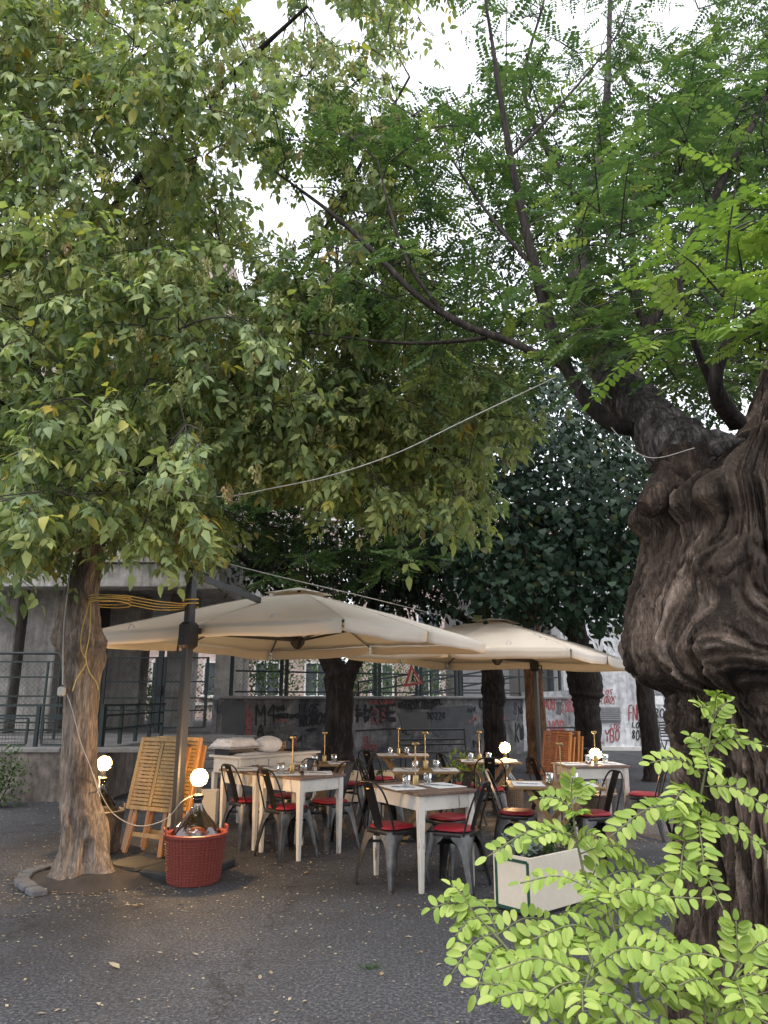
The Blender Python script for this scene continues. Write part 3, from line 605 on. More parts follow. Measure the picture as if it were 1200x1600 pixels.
# grey house with a dark shuttered window, above the wall
gh = thing('grey_house', 'grey rendered house with a dark shuttered window above the graffiti wall', 'building', (3.2, 27, 1.2)); L_ = gh.location
MB().box((6.4, 29.5, 4.2), (7.6, 5, 6.2)).build('wall', M['patch'], gh, sub=L_)
p, q = at(858, 1046, 26.98), at(888, 1082, 26.98); wv_ = MB().box(((p.x+q.x)/2, 26.97, (p.z+q.z)/2), (q.x-p.x, .06, p.z-q.z)).build('shuttered_window', M['darkglass'], gh, sub=L_)
mm = MB()
for x_ in (p.x-.04, (p.x+q.x)/2, q.x+.04): mm.box((x_, 26.94, (p.z+q.z)/2), (.08, .1, p.z-q.z))
mm.build('frame', M['iron'], wv_, sub=L_)
for i in range(9):
    z_ = 1.7+i*.24; MB().box((3.6, 26.97, z_), (1.7, .07, .2)).build('cladding_board', M['grille'], gh, sub=L_)
# ---- road-works sign hung on the fence
p = wall_hit(645, 1060, -.04); sg = thing('roadworks_sign', 'red bordered triangular road works sign hung on the wall fence', 'sign', p)
def tri(r_, th, y_, cz=0): return [[(r_*math.cos(R(90+120*k)), y_, cz+r_*math.sin(R(90+120*k))) for k in range(3)], [(r_*math.cos(R(90+120*k)), y_+th, cz+r_*math.sin(R(90+120*k))) for k in range(3)]]
RS = Matrix.Rotation(math.atan2(WD.y, WD.x), 4, 'Z') @ Matrix.Rotation(R(-8), 4, 'Y')
def sgp(mm, name, mat): return mm.xf(RS).build(name, mat, sg)
mm = MB(); mm.loft(tri(.36, .02, .0)); sgp(mm, 'border', M['signred']); mm = MB(); mm.loft(tri(.235, .01, -.008)); sgp(mm, 'face', M['signyellow'])
mm = MB(); y_ = -.014
for a_, b_, w_ in (((-.06, -.09), (-.02, 0), .035), ((.03, -.09), (-.02, 0), .035), ((-.02, 0), (.02, .09), .05), ((.02, .07), (.07, .0), .022), ((.07, .02), (.11, -.07), .018)): mm.bar((a_[0], y_, a_[1]), (b_[0], y_, b_[1]), w_, .012, up=(0, 1, 0))
mm.prism([(.03+.03*math.cos(k), .0+.03*math.sin(k)) for k in np.arange(0, 6.28, .7)], -.006, .006); n_=9
for i in range(len(mm.v)-18, len(mm.v)): x_, yy, zz = mm.v[i]; mm.v[i] = (x_, y_+zz, .13+yy)
mm.loft([[(.06, y_-.005, -.11), (.16, y_-.005, -.11), (.11, y_-.005, -.06)], [(.06, y_+.004, -.11), (.16, y_+.004, -.11), (.11, y_+.004, -.06)]])
sgp(mm, 'digging_figure', M['black'])
# ================================================================ TREES
def crom(P, n):
    P = [np.array(p, dtype=float) for p in P]; P = [2*P[0]-P[1]]+P+[2*P[-1]-P[-2]]; out = []
    for i in range(1, len(P)-2):
        for k in range(n):
            t = k/n; a, b, c, d = P[i-1:i+3]
            out.append(.5*((2*b)+(-a+c)*t+(2*a-5*b+4*c-d)*t*t+(-a+3*b-3*c+d)*t**3))
    out.append(P[-2]); return np.array(out)
def bark_tube(mm, pts4, nseg=8, n=16, disp=.06, freq=3.0, flare=0):
    """pts4: (x,y,z,r) control points -> displaced smooth tube"""
    C = crom(pts4, nseg); rings = []; px = None; m_ = len(C); acc = 0
    for i in range(m_):
        p = Vector(C[i][:3]); r_ = max(C[i][3], .002); d = Vector(C[min(i+1, m_-1)][:3])-Vector(C[max(i-1, 0)][:3]); d.normalize()
        if px is None: px = frame_of(d)[0]
        x = (px-d*px.dot(d)).normalized(); y = d.cross(x); px = x; ring = []
        for k in range(n):
            a = 2*math.pi*k/n; o = x*math.cos(a)+y*math.sin(a); q = p+o*r_
            e = fbm((q.x*freq/max(r_*6, .5), q.y*freq/max(r_*6, .5), q.z*freq*.35), 3)*disp
            e2 = abs(mnoise.noise(Vector((math.cos(a)*4.2+p.z*.25, math.sin(a)*4.2, p.z*1.1))))*disp*.5
            ring.append(p+o*r_*(1+e-e2))
        rings.append(ring)
    mm.loft(rings)
def pix4(lst): return [tuple(at(u, v, Y))+(r_,) for u, v, Y, r_ in lst]
# ---- leaf templates: base at origin, axis +Y, normal +Z; triangles only
def leaflet8(L, W, fold=.25, droop=.2, heart=False):
    rows = ((.0, .0), (.3, 1.0), (.66, .72), (1.0, 0)) if not heart else ((.0, .0), (.2, 1.0), (.6, .85), (1.0, 0))
    def row(t, w): z = -droop*L*t*t; return [(-w*W/2, t*L-(0.12*L if heart and t == .2 else 0), z+fold*w*W/2), (0, t*L, z), (w*W/2, t*L-(0.12*L if heart and t == .2 else 0), z+fold*w*W/2)]
    a = row(*rows[1]); b = row(*rows[2])
    v = [(0, 0, 0)]+a+b+[(0, L, -droop*L)]
    f = [(0, 2, 1), (0, 3, 2), (1, 2, 5), (1, 5, 4), (2, 3, 6), (2, 6, 5), (4, 5, 7), (5, 6, 7)]
    return np.array(v), np.array(f)
def leaflet4(L, W, droop=.1):
    v = [(0, 0, 0), (-W*.5, L*.36, 0), (-W*.42, L*.75, -droop*L*.5), (0, L, -droop*L), (W*.42, L*.75, -droop*L*.5), (W*.5, L*.36, 0)]
    return np.array(v), np.array([(0, 5, 1), (1, 5, 4), (1, 4, 2), (2, 4, 3)])
def merge(parts):
    V = []; F = []; o = 0
    for v, f in parts: V.append(v); F.append(f+o); o += len(v)
    return np.concatenate(V), np.concatenate(F)
def rotz(a): c, s = math.cos(a), math.sin(a); return np.array([[c, -s, 0], [s, c, 0], [0, 0, 1]])
def rotx(a): c, s = math.cos(a), math.sin(a); return np.array([[1, 0, 0], [0, c, -s], [0, s, c]])
def roty(a): c, s = math.cos(a), math.sin(a); return np.array([[c, 0, s], [0, 1, 0], [-s, 0, c]])
def strip(p, q, w): p = np.array(p, float); q = np.array(q, float); return np.array([p+[-w, 0, 0], p+[w, 0, 0], q+[w*.6, 0, 0], q+[-w*.6, 0, 0]]), np.array([(0, 1, 2), (0, 2, 3)])
def T_elder(rs):
    parts = [strip((0, 0, 0), (0, .14, -.01), .0014)]; pairs = rs.choice((1, 2, 2))
    for k in range(pairs):
        for s in (-1, 1):
            v, f = leaflet8(rs.uniform(.065, .095), rs.uniform(.032, .045), .25, rs.uniform(.15, .5))
            parts.append((v @ (rotz(s*-R(rs.uniform(50, 75))) @ rotx(-R(rs.uniform(5, 40)))).T+np.array([0, .06+.04*k, -.003]), f))
    v, f = leaflet8(rs.uniform(.08, .11), rs.uniform(.04, .055), .22, rs.uniform(.15, .45)); parts.append((v+np.array([0, .14, -.01]), f)); return merge(parts)
def T_locust(rs, n=7, L=.2, ll=.042):
    parts = [strip((0, 0, 0), (0, L*.5, .002), .0012), strip((0, L*.5, .002), (0, L, -.02), .001)]
    for k in range(n):
        t = .18+.8*k/n
        for s in (-1, 1):
            v, f = leaflet4(ll*rs.uniform(.85, 1.1)*(1-.25*abs(t-.5)), ll*.48, .1)
            parts.append((v @ (rotz(-s*R(rs.uniform(62, 80))) @ roty(s*R(rs.uniform(-10, 30))) @ rotx(-R(rs.uniform(0, 22)))).T+np.array([0, t*L, -.02*t*t]), f))
    v, f = leaflet4(ll, ll*.5); parts.append((v+np.array([0, L, -.02]), f)); return merge(parts)
def T_round(rs, L=.108):
    v, f = leaflet8(L*rs.uniform(.85, 1.1), L*rs.uniform(.9, 1.05), .12, rs.uniform(.1, .35), True); v = v+np.array([0, .03, 0]); return merge([strip((0, 0, 0), (0, .04, 0), .0015), (v, f)])
def T_simple(rs, L=.13):
    return leaflet8(L*rs.uniform(.8, 1.1), L*rs.uniform(.42, .6), .2, rs.uniform(.1, .4))
def T_samara(rs):
    parts = [strip((0, 0, 0), (0, .09, 0), .001)]
    for k in range(40):
        t = rs.uniform(.01, .10); a = rs.uniform(0, 6.28); L = rs.uniform(.028, .04); w = .0075; o = .03*math.sin(math.pi*min(1, (t+.02)/.12))*rs.uniform(.3, 1)
        v = np.array([(-w*.5, 0, 0), (w*.5, 0, 0), (w*1.15, L*.75, 0), (-w*.3, L, .002)]); v = v @ (roty(a) @ rotx(R(rs.uniform(5, 50)))).T
        parts.append((v+np.array([o*math.cos(a), t, o*math.sin(a)]), np.array([(0, 1, 2), (0, 2, 3)])))
    return merge(parts)
class Foliage:
    def __init__(s, tfun, nvar, seed): rs = random.Random(seed); s.T = [tfun(rs) for _ in range(nvar)]; s.rs = rs; s.P = []; s.D = []; s.N = []; s.S = []; s.K = []
    def put(s, p, d, n, sc): s.P.append(tuple(p)); s.D.append(tuple(d)); s.N.append(tuple(n)); s.S.append(sc); s.K.append(s.rs.randrange(len(s.T)))
    def finish(s, name, mat, parent, n_obj=0, objname='leaf', holes=(), host=None, hp=.8):
        P = np.array(s.P); D = np.array(s.D); N = np.array(s.N); S = np.array(s.S); K = np.array(s.K); rng = np.random.RandomState(len(P))
        if len(holes):
            u, v, dep = proj(P+D*.08); keep = np.ones(len(P), bool); rr = rng.rand(len(P))
            for hu, hv, hr in holes: keep &= ~(((u-hu)**2+(v-hv)**2 < (hr*(.65+.6*rng.rand(len(P))))**2) & (rr < hp) & (dep > 0))
            P, D, N, S, K = P[keep], D[keep], N[keep], S[keep], K[keep]
        D /= np.linalg.norm(D, axis=1)[:, None]; X = np.cross(D, N); X /= np.maximum(np.linalg.norm(X, axis=1)[:, None], 1e-6); Z = np.cross(X, D)
        Mt = np.stack([X, D, Z], axis=2)
        sel = np.zeros(len(P), bool)
        if n_obj:
            u, v, dep = proj(P); vis = (u > 0) & (u < 1200) & (v > 0) & (v < 1600) & (dep > .3); d_ = np.where(vis, dep/S, 1e9); sel[np.argsort(d_)[:n_obj]] = True; sel &= vis
        L0 = np.array(parent.location) if host is None else np.array(host); Vs = []; Fs = []; Rn = []; o = 0
        for k, (tv, tf) in enumerate(s.T):
            idx = np.where((K == k) & ~sel)[0]
            if not len(idx): continue
            W = np.einsum('nij,vj->nvi', Mt[idx], tv)*S[idx][:, None, None]+P[idx][:, None, :]-L0
            Vs.append(W.reshape(-1, 3)); Fs.append((tf[None]+(np.arange(len(idx))*len(tv))[:, None, None]+o).reshape(-1, 3)); Rn.append(np.repeat(rng.rand(len(idx)), len(tv))+np.tile(.0, len(idx)*len(tv))); o += len(idx)*len(tv)
        ob = link(name, np_mesh(name, np.concatenate(Vs), np.concatenate(Fs), mat, np.concatenate(Rn)), parent); ob['kind'] = 'stuff'
        if n_obj:
            me = [np_mesh(objname, tv, tf, mat, np.zeros(len(tv))) for tv, tf in s.T]
            for i in np.where(sel)[0]:
                c = bpy.data.objects.new(objname, me[K[i]]); COL.objects.link(c); c.parent = ob
                mt = Matrix(Mt[i].tolist()).to_4x4() @ Matrix.Scale(S[i], 4); mt.translation = Vector(P[i]-L0); c.matrix_local = mt
        return ob
def in_poly(u, v, poly):
    c = False; j = len(poly)-1
    for i in range(len(poly)):
        (x1, y1), (x2, y2) = poly[i], poly[j]
        if (y1 > v) != (y2 > v) and u < (x2-x1)*(v-y1)/(y2-y1)+x1: c = not c
        j = i
    return c
HOLES = [(415, 12, 45), (490, 25, 40), (545, 45, 32), (470, 172, 34), (585, 165, 26), (350, 250, 24), (385, 285, 34), (445, 315, 48), (490, 290, 30), (580, 425, 22), (655, 35, 40), (690, 90, 46), (710, 140, 30), (640, 130, 26), (725, 25, 36),
         (862, 85, 24), (880, 130, 16), (1050, 15, 30), (1090, 8, 18), (1035, 175, 14), (968, 212, 14), (735, 350, 22), (650, 355, 24), (640, 300, 20), (560, 250, 22), (425, 400, 16), (600, 100, 26), (820, 40, 28), (760, 60, 20), (950, 60, 16), (520, 400, 20), (300, 30, 14), (190, 90, 10), (350, 480, 9), (390, 545, 10), (480, 560, 9), (560, 330, 22)]
def clusters(poly, Y0, Y1, n, rs, holes=HOLES, hp=.85, clump=True):
    us = [p[0] for p in poly]; vs = [p[1] for p in poly]; out = []; tries = 0
    while len(out) < n and tries < n*30:
        tries += 1; u = rs.uniform(min(us), max(us)); v = rs.uniform(min(vs), max(vs))
        if not in_poly(u, v, poly): continue
        if any((u-a)**2+(v-b)**2 < (r_*1.15)**2 for a, b, r_ in holes) and rs.random() < hp: continue
        P_ = at(u, v, rs.uniform(Y0, Y1))
        if clump and fbm(P_*1.15, 2) < -.05 and rs.random() < .8: continue
        out.append(P_)
    return out
def wire_twigs(mm, nodes, cl, rs, r0=.011, sag=.08):
    """join every cluster to the nearest limb or twig, nearest first"""
    A = [np.array(p) for p in nodes]; arr = np.array(A); order = sorted(cl, key=lambda c: float(np.min(np.linalg.norm(arr-np.array(c), axis=1)))); dirs = []
    for c in order:
        d2 = np.linalg.norm(arr-np.array(c), axis=1); j = int(np.argmin(d2)); p = Vector(arr[j]); L = (c-p).length
        mid = (p+c)/2+Vector((rs.uniform(-.1, .1), rs.uniform(-.1, .1), rs.uniform(.02, .16)))*min(L, 1.2); q1 = p.lerp(mid, .5)+Vector((rs.uniform(-.04, .04), rs.uniform(-.04, .04), .03))*L
        r_ = min(r0*(.5+.5*L), .03); mm.tube([p, q1, mid, mid.lerp(c, .5)+Vector((rs.uniform(-.03, .03), rs.uniform(-.03, .03), .03)), c], [r_, r_*.85, r_*.7, r_*.5, r_*.32], 5, False)
        arr = np.vstack([arr, np.array([mid, mid.lerp(c, .5), c])]); dirs.append((c, (c-mid).normalized()))
    return dirs
def nodes_of(lst): return [p[:3] for L in lst for p in crom(L, 5)]
def rv(rs, k=1.0): return Vector((rs.gauss(0, k), rs.gauss(0, k), rs.gauss(0, k)))
def leaf_sprays(fol, cl, rs, kind, twigs):
    for c, d0 in cl:
        if kind == 'elder':
            for _ in range(3):
                d = (Vector((d0.x, d0.y, d0.z*.3))+rv(rs, .5)).normalized(); d.z -= .35; d.normalize(); L = rs.uniform(.25, .5); e = c+d*L+Vector((0, 0, -.12*L)); twigs.tube([c, c.lerp(e, .5)+Vector((0, 0, .02)), e], [.0045, .0035, .002], 4, False)
                for k in range(7):
                    p = c.lerp(e, (k+.6)/7); a = rs.uniform(0, 6.28); h = Vector((math.cos(a), math.sin(a), 0))
                    dd = (h*rs.uniform(.5, 1.2)+d*.5+Vector((0, 0, -rs.uniform(-.1, 1.5)))).normalized(); fol.put(p, dd, (h*.6+Vector((0, 0, 1.0))+rv(rs, .4)), rs.uniform(.65, 1.2))
        elif kind in ('locust', 'mid'):
            for _ in range(2):
                d = (Vector((d0.x, d0.y, d0.z*.3+.05))+rv(rs, .45)).normalized(); L = rs.uniform(.3, .55); e = c+d*L; twigs.tube([c, c.lerp(e, .5)+Vector((0, 0, .03)), e], [.005, .004, .002], 4, False); side = d.cross(Vector((0, 0, 1))).normalized()
                for k in range(6):
                    p = c.lerp(e, (k+.4)/6); s_ = 1 if k % 2 else -1; dd = (side*s_*rs.uniform(.6, 1.1)+d*rs.uniform(.2, .8)+Vector((0, 0, rs.uniform(-.55, .18)))).normalized()
                    fol.put(p, dd, Vector((0, 0, 1))+rv(rs, .28), rs.uniform(.8, 1.25))
        elif kind == 'round':
            for _ in range(34):
                o = rv(rs, .3); p = c+Vector((o.x, o.y, o.z*.8)); a = rs.uniform(0, 6.28); h = Vector((math.cos(a), math.sin(a)-.5, 0)); fol.put(p, (h*.6+Vector((0, 0, -.75))).normalized(), (h*.8+Vector((0, -.35, .8))+rv(rs, .34)), rs.uniform(.6, 1.3))
        else:
            for _ in range(24):
                o = rv(rs, .36); p = c+Vector((o.x, o.y, o.z*.75)); d = rv(rs, .6)+Vector((0, 0, -.4)); fol.put(p, d.normalized(), Vector((0, 0, 1))+rv(rs, .35), rs.uniform(.8, 1.3))
# ---- the left tree (box elder) --------------------------------------------
rs = random.Random(5); tY = LT.y
bt = thing('box_elder_tree', 'large leafy tree with furrowed brown trunk, yellow rope and hanging seed clusters on the left', 'tree', (LT.x, LT.y, 0)); L_ = bt.location
mm = MB(); NZ, NT_ = 150, 72; ctr = crom([(LT.x+.01, LT.y, -.03, .295), (LT.x+.0, LT.y, .12, .235), (LT.x-.01, LT.y, .4, .195)]+[tuple(at(u, v, tY))+(r_,) for u, v, r_ in ((123, 1240, .172), (126, 1130, .158), (128, 1040, .165), (124, 985, .185), (123, 950, .18), (130, 915, .148), (139, 870, .135), (143, 835, .15), (146, 800, .16))], 15)
rings = []
for i, c in enumerate(ctr):
    ring = []
    for k in range(NT_):
        a = 2*math.pi*k/NT_; ca, sa = math.cos(a), math.sin(a); r_ = c[3]; z = c[2]
        root = max(0, 1-z/.5)**2; r_ *= 1+root*(.26*math.cos(3*a+.6)+.16*math.cos(5*a+2))
        for (a0, z0, wa, wz, amp) in ((R(175), 2.05, .5, .13, .075), (R(-65), 2.02, .7, .15, .05), (R(-20), 1.86, .5, .1, .045), (R(-120), .42, .3, .2, .04)):
            da = (a-a0+math.pi) % (2*math.pi)-math.pi; r_ += amp*math.exp(-(da/wa)**2-((z-z0)/wz)**2)
        da = (a-R(-62)+math.pi) % (2*math.pi)-math.pi; r_ -= .075*math.exp(-(da/.2)**4-((z-.24)/.09)**4)   # rotten hole at the foot
        da = (a-R(-100)+math.pi) % (2*math.pi)-math.pi; r_ -= .06*math.exp(-(da/.13)**2)*max(0, 1-z/.75)
        w = fbm((ca*2, sa*2, z*1.2), 3); f = abs(mnoise.noise(Vector((ca*9+w*1.4, sa*9+w*1.4, z*2.6+w))))*.02+abs(mnoise.noise(Vector((ca*20, sa*20, z*6))))*.010
        knob = math.exp(-((z-2.0)/.22)**2); r_ += w*.018*(1+2*knob)+knob*.03*fbm((ca*6, sa*6, z*9), 4)-f
        ring.append((c[0]+r_*ca, c[1]+r_*sa, z))
    rings.append(ring)
mm.loft(rings); mm.build('trunk', M['bark_left'], bt, 'all', L_)
BL = [pix4([(141, 850, tY, .13), (95, 790, tY, .11), (62, 720, tY, .10), (50, 560, 7.2, .085), (45, 350, 7.3, .065), (46, 150, 7.4, .05), (60, -120, 7.5, .03)]),
      pix4([(141, 850, tY, .12), (200, 765, tY, .09), (320, 620, 6.8, .07), (470, 490, 6.6, .05), (640, 390, 6.5, .025)]), pix4([(300, 645, 6.8, .05), (430, 615, 6.7, .04), (560, 650, 6.6, .03), (690, 710, 6.5, .02), (760, 800, 6.5, .012)]),
      pix4([(48, 470, 7.25, .05), (190, 310, 6.2, .04), (330, 150, 5.6, .03), (480, 10, 5.3, .015)]), pix4([(46, 320, 7.3, .04), (-60, 180, 6.4, .03), (-160, 60, 6, .02)]), pix4([(47, 250, 7.35, .035), (180, 120, 7.6, .025), (330, 20, 7.8, .015)]),
      pix4([(420, 525, 6.7, .035), (540, 300, 6.4, .022), (640, 120, 6.2, .012)]), pix4([(60, 700, 7.1, .05), (10, 640, 6.6, .04), (-80, 580, 6.2, .02)])]
mm = MB(); [bark_tube(mm, b, 7, 10, .12) for b in BL]; mm.build('limbs', M['bark_dark'], bt, 'all', L_)
cl = clusters([(-160, -90), (380, -90), (420, 150), (350, 300), (420, 480), (480, 620), (330, 690), (250, 815), (130, 825), (100, 850), (-160, 870)], 4.3, 8.8, 760, rs)
cl += clusters([(380, -90), (700, -90), (690, 60), (600, 180), (640, 420), (520, 520), (420, 450)], 5, 8.5, 170, rs)
cl += clusters([(420, 450), (620, 440), (790, 610), (800, 650), (700, 680), (780, 760), (710, 800), (600, 770), (430, 720), (330, 680)], 5.6, 8, 280, rs)
cl += clusters([(-160, 560), (210, 580), (225, 800), (130, 825), (90, 850), (-160, 870)], 6.2, 9, 190, rs)
cl += clusters([(170, 800), (320, 780), (325, 840), (180, 845)], 6.0, 7.4, 16, rs)
tw = MB(); dirs = wire_twigs(tw, nodes_of(BL), cl, rs); fo = Foliage(T_elder, 10, 3); leaf_sprays(fo, dirs, rs, 'elder', tw)
fo.finish('crown', M['leaf_elder'], bt, 300, 'leaf', HOLES); sm = Foliage(T_samara, 6, 4)
for c, d in dirs:
    uu, vv, _ = proj(c)
    for _ in range(rs.choice((2, 3, 4, 5)) if vv < 880 and not (uu < 250 and vv > 560) else 0): sm.put(c+rv(rs, .17)+Vector((0, 0, -.04)), Vector((rs.gauss(0, .12), rs.gauss(0, .12), -1)), Vector((0, -1, 0))+rv(rs, .3), rs.uniform(.8, 1.3))
sm.finish('seed_clusters', M['samara'], bt, 120, 'seed_cluster', HOLES, hp=.9); tw.build('twigs', M['twig'], bt, 'all', L_)['kind'] = 'stuff'
# ---- the gnarled old locust on the right ------------------------------------
OT = Vector((1.78, 3.42, 0)); ot = thing('old_locust_tree', 'huge gnarled hollow trunk with burls and feathery leaves at the right edge', 'tree', OT)
def px_z(v, Y): return at(1000, v, Y).z
prof = []      # (z, radius towards the left of the picture)
for u, v in ((1069, 1600), (1072, 1540), (1076, 1452), (1070, 1330), (1063, 1200), (1058, 1110), (1052, 1082), (1022, 1070), (1000, 1055), (988, 1020), (988, 985), (993, 947), (1003, 902), (1020, 850), (1024, 825), (1000, 800), (1000, 785), (1022, 762), (1046, 741), (1070, 715), (1100, 675), (1135, 662), (1190, 595)):
    p = at(u, v, OT.y-.1); prof.append((p.z, OT.x-p.x))
prof = [(-.1, .74), (.15, .62)]+[q for q in prof if q[0] > .35]; prof.sort()
pz = np.array([q[0] for q in prof]); pr = np.array([q[1] for q in prof])
NZ = 390; zz = np.linspace(-.05, 3.35, NZ); AN = np.concatenate([np.linspace(R(150), R(320), 470, endpoint=False), np.linspace(R(320), R(510), 60, endpoint=False)]); NA = len(AN); GR = []; VV = []
def crk(x, y, z, k): return max(0.0, 1-abs(mnoise.noise(Vector((x, y, z))))*k)
def rdg(x, y, z=0.0): return 1-min(1.0, abs(mnoise.noise(Vector((x, y, z))))*2.4)
BUMPS = ((R(236), 1.76, .45, .17, .13), (R(268), 1.40, .36, .18, .15), (R(230), 2.07, .3, .12, .06), (R(222), 2.4, .25, .2, .05), (R(284), 1.95, .3, .3, .09), (R(256), 2.22, .16, .08, -.08), (R(262), 2.62, .2, .3, .05))
for z in zz:
    rl = float(np.interp(z, pz, pr)); cz = (z-2.45)*.42 if z > 2.45 else 0.0; tang = math.exp(-((z-1.72)/.40)**2)
    for a in AN:
        ca, sa = math.cos(a), math.sin(a)
        da = abs((a-R(185)+math.pi) % (2*math.pi)-math.pi); wl_ = 1/(1+math.exp((da-R(62))*5.5)); base = .53+.07*math.cos(2*a)+.04*math.cos(3*a+z)
        if z > 2.45: base -= (z-2.45)*.10
        r_ = rl*wl_+base*(1-wl_) if z < 2.62 else max(.14, (rl if rl > .0 else 0)*wl_+base*(1-wl_))
        push = 0.0
        for (a0, z0, wa, wz, amp) in BUMPS:
            d_ = (a-a0+math.pi) % (2*math.pi)-math.pi; g_ = math.exp(-(d_/wa)**2-((z-z0)/wz)**2); r_ += amp*g_; push += g_*d_*1.1 if amp > 0 else 0
        s_ = a*.55                                               # arc length, metres
        wv1 = mnoise.noise(Vector((s_*1.1, z*.9, 4.0))); wv2 = mnoise.noise(Vector((s_*3.0, z*2.6, 9.0)))
        q = s_+.16*wv1+(.03+.13*tang)*wv2-push*.35                # grain bends round the burls
        yq = z+.10*tang*mnoise.noise(Vector((s_*4, z*4, 2)))
        g1 = rdg(q*4.2, yq*.55, 1); g2 = rdg(q*11, yq*(1.1+.9*tang), 2); g3 = rdg(q*27, yq*(2.6+2.4*tang), 3); g4 = rdg(q*60, yq*(6+6*tang), 5)
        r_ += .035*wv1-.070*g1**4-.045*g2**4-.024*g3**3-.010*g4**2+.03*tang*mnoise.noise(Vector((s_*6, z*6, 7)))
        r_ -= .034*crk(q*6.5, yq*(.75+.5*tang), 21, 8)+.022*crk(q*15, yq*(1.9+1.4*tang), 22, 6)+.012*crk(q*30, yq*(5+3*tang), 23, 4)+.004*mnoise.noise(Vector((s_*55, z*34, 3)))
        d_ = (a-R(252)+math.pi) % (2*math.pi)-math.pi; r_ -= .10*math.exp(-((d_-(.05*math.sin(z*5)))/.055)**2)*max(0, 1-abs(z-2.7)/.45)      # split in the upper shell
        d_ = (a-R(243)+math.pi) % (2*math.pi)-math.pi; r_ -= .10*math.exp(-(d_/.05)**2-((z-2.12)/.035)**2)                                         # knot hole
        VV.append((cz+r_*ca, r_*sa, z)); GR.append(.5+.7*mnoise.noise(Vector((q*17, yq*1.4, 12)))+.45*mnoise.noise(Vector((q*52, yq*4, 15))))
ii, kk = np.meshgrid(np.arange(NZ-1), np.arange(NA), indexing='ij'); k2 = (kk+1) % NA
FF = np.stack([ii*NA+kk, ii*NA+k2, (ii+1)*NA+k2, (ii+1)*NA+kk], axis=-1).reshape(-1, 4)
link('trunk', np_mesh('trunk', np.array(VV), FF, M['bark_old'], np.clip(np.array(GR), 0, 1), True), ot)
mm = MB(); LA = pix4([(1130, 745, 3.40, .20), (1060, 700, 3.55, .155), (1005, 645, 3.75, .125), (955, 580, 4.1, .115), (920, 500, 4.6, .105), (905, 430, 5.0, .09), (915, 330, 5.5, .06), (945, 190, 6, .04), (955, -40, 6.6, .02)])
bark_tube(mm, LA, 16, 40, .22, 4.0)
stub = pix4([(1085, 735, 3.38, .14), (1048, 760, 3.30, .095), (1010, 790, 3.24, .062), (1003, 796, 3.23, .035)]); mm.build('limb', M['bark_limb'], ot, 'all', OT); mm = MB(); bark_tube(mm, stub, 14, 28, .42, 5.0); mm.build('sawn_stub', M['bark_stub'], ot, 'all', OT)
LB = [pix4([(1015, 670, 3.70, .05), (958, 662, 3.68, .045), (905, 610, 3.78, .04), (868, 530, 3.86, .035), (842, 440, 3.9, .031), (826, 380, 3.9, .028), (800, 255, 3.9, .023), (780, 140, 3.9, .018), (768, 60, 3.9, .012), (752, -40, 3.9, .006)]),
      pix4([(885, 575, 3.82, .022), (800, 535, 4.0, .024), (720, 505, 4.2, .024), (650, 460, 4.4, .022), (590, 400, 4.6, .02), (520, 335, 4.8, .016), (430, 268, 5.0, .008)]), pix4([(700, 500, 4.25, .014), (640, 415, 4.4, .013), (610, 330, 4.5, .01), (590, 250, 4.6, .006)]),
      pix4([(760, 528, 4.1, .014), (690, 535, 4.3, .012), (610, 535, 4.6, .01), (480, 520, 5, .005)]), pix4([(955, 600, 4.0, .05), (1000, 540, 4.0, .042), (1060, 420, 4.1, .036), (1120, 300, 4.2, .03), (1200, 150, 4.3, .02), (1260, 20, 4.4, .012)]),
      pix4([(1010, 520, 4.05, .028), (990, 420, 4.3, .024), (1000, 280, 4.6, .02), (1090, 190, 4.8, .016), (1220, 120, 5, .008)]), pix4([(1150, 660, 3.2, .05), (1120, 610, 3.0, .036), (1130, 550, 2.95, .03), (1180, 490, 2.9, .022), (1260, 410, 2.8, .012)]),
      pix4([(1118, 615, 3.05, .02), (1080, 520, 2.95, .015), (1060, 420, 2.9, .01), (1080, 360, 2.9, .005)]), pix4([(798, 245, 3.9, .012), (870, 170, 4.1, .01), (960, 60, 4.4, .006), (990, -20, 4.5, .004)]), pix4([(835, 420, 3.9, .014), (760, 330, 4.2, .011), (700, 240, 4.4, .007)]), pix4([(912, 330, 5.5, .035), (820, 150, 6, .022), (850, 0, 6.5, .012)])]
mm = MB(); [bark_tube(mm, b, 8, 9, .16) for b in LB]; mm.build('branches', M['bark_dark'], ot, 'all', OT)
rs = random.Random(9)
cl = clusters([(830, 260), (1000, 130), (1280, 60), (1330, 620), (1130, 600), (1010, 580), (910, 530), (850, 430)], 3.9, 6.6, 240, rs)
cl += clusters([(410, 210), (560, 170), (690, 160), (830, 110), (890, 300), (850, 470), (860, 570), (740, 570), (600, 500), (480, 390)], 4.25, 6.4, 130, rs)
cl += clusters([(720, -90), (1330, -90), (1330, 320), (1000, 360), (850, 300), (770, 100)], 5.2, 9, 215, rs)
cl += clusters([(880, 330), (1000, 330), (1080, 520), (1060, 600), (960, 570), (890, 470)], 3.3, 3.9, 22, rs)
tw = MB(); dirs = wire_twigs(tw, nodes_of(LB+[LA]), cl, rs, .009); fo = Foliage(T_locust, 9, 8); leaf_sprays(fo, dirs, rs, 'locust', tw)
fo.finish('crown', M['leaf_locust'], ot, 300, 'leaf', HOLES, hp=.7)
cl = clusters([(1060, 380), (1250, 330), (1300, 560), (1180, 560), (1080, 520)], 2.6, 3.0, 12, rs); dirs = wire_twigs(tw, nodes_of(LB[6:8]), cl, rs, .007); fo = Foliage(T_locust, 5, 18); leaf_sprays(fo, dirs, rs, 'locust', tw)
fo.finish('young_foliage', leafmat('young_locust_leaf', [(0, (.12, .20, .05)), (.5, (.18, .27, .06)), (1, (.26, .33, .08))], .36, .5), ot, 60, 'leaf')
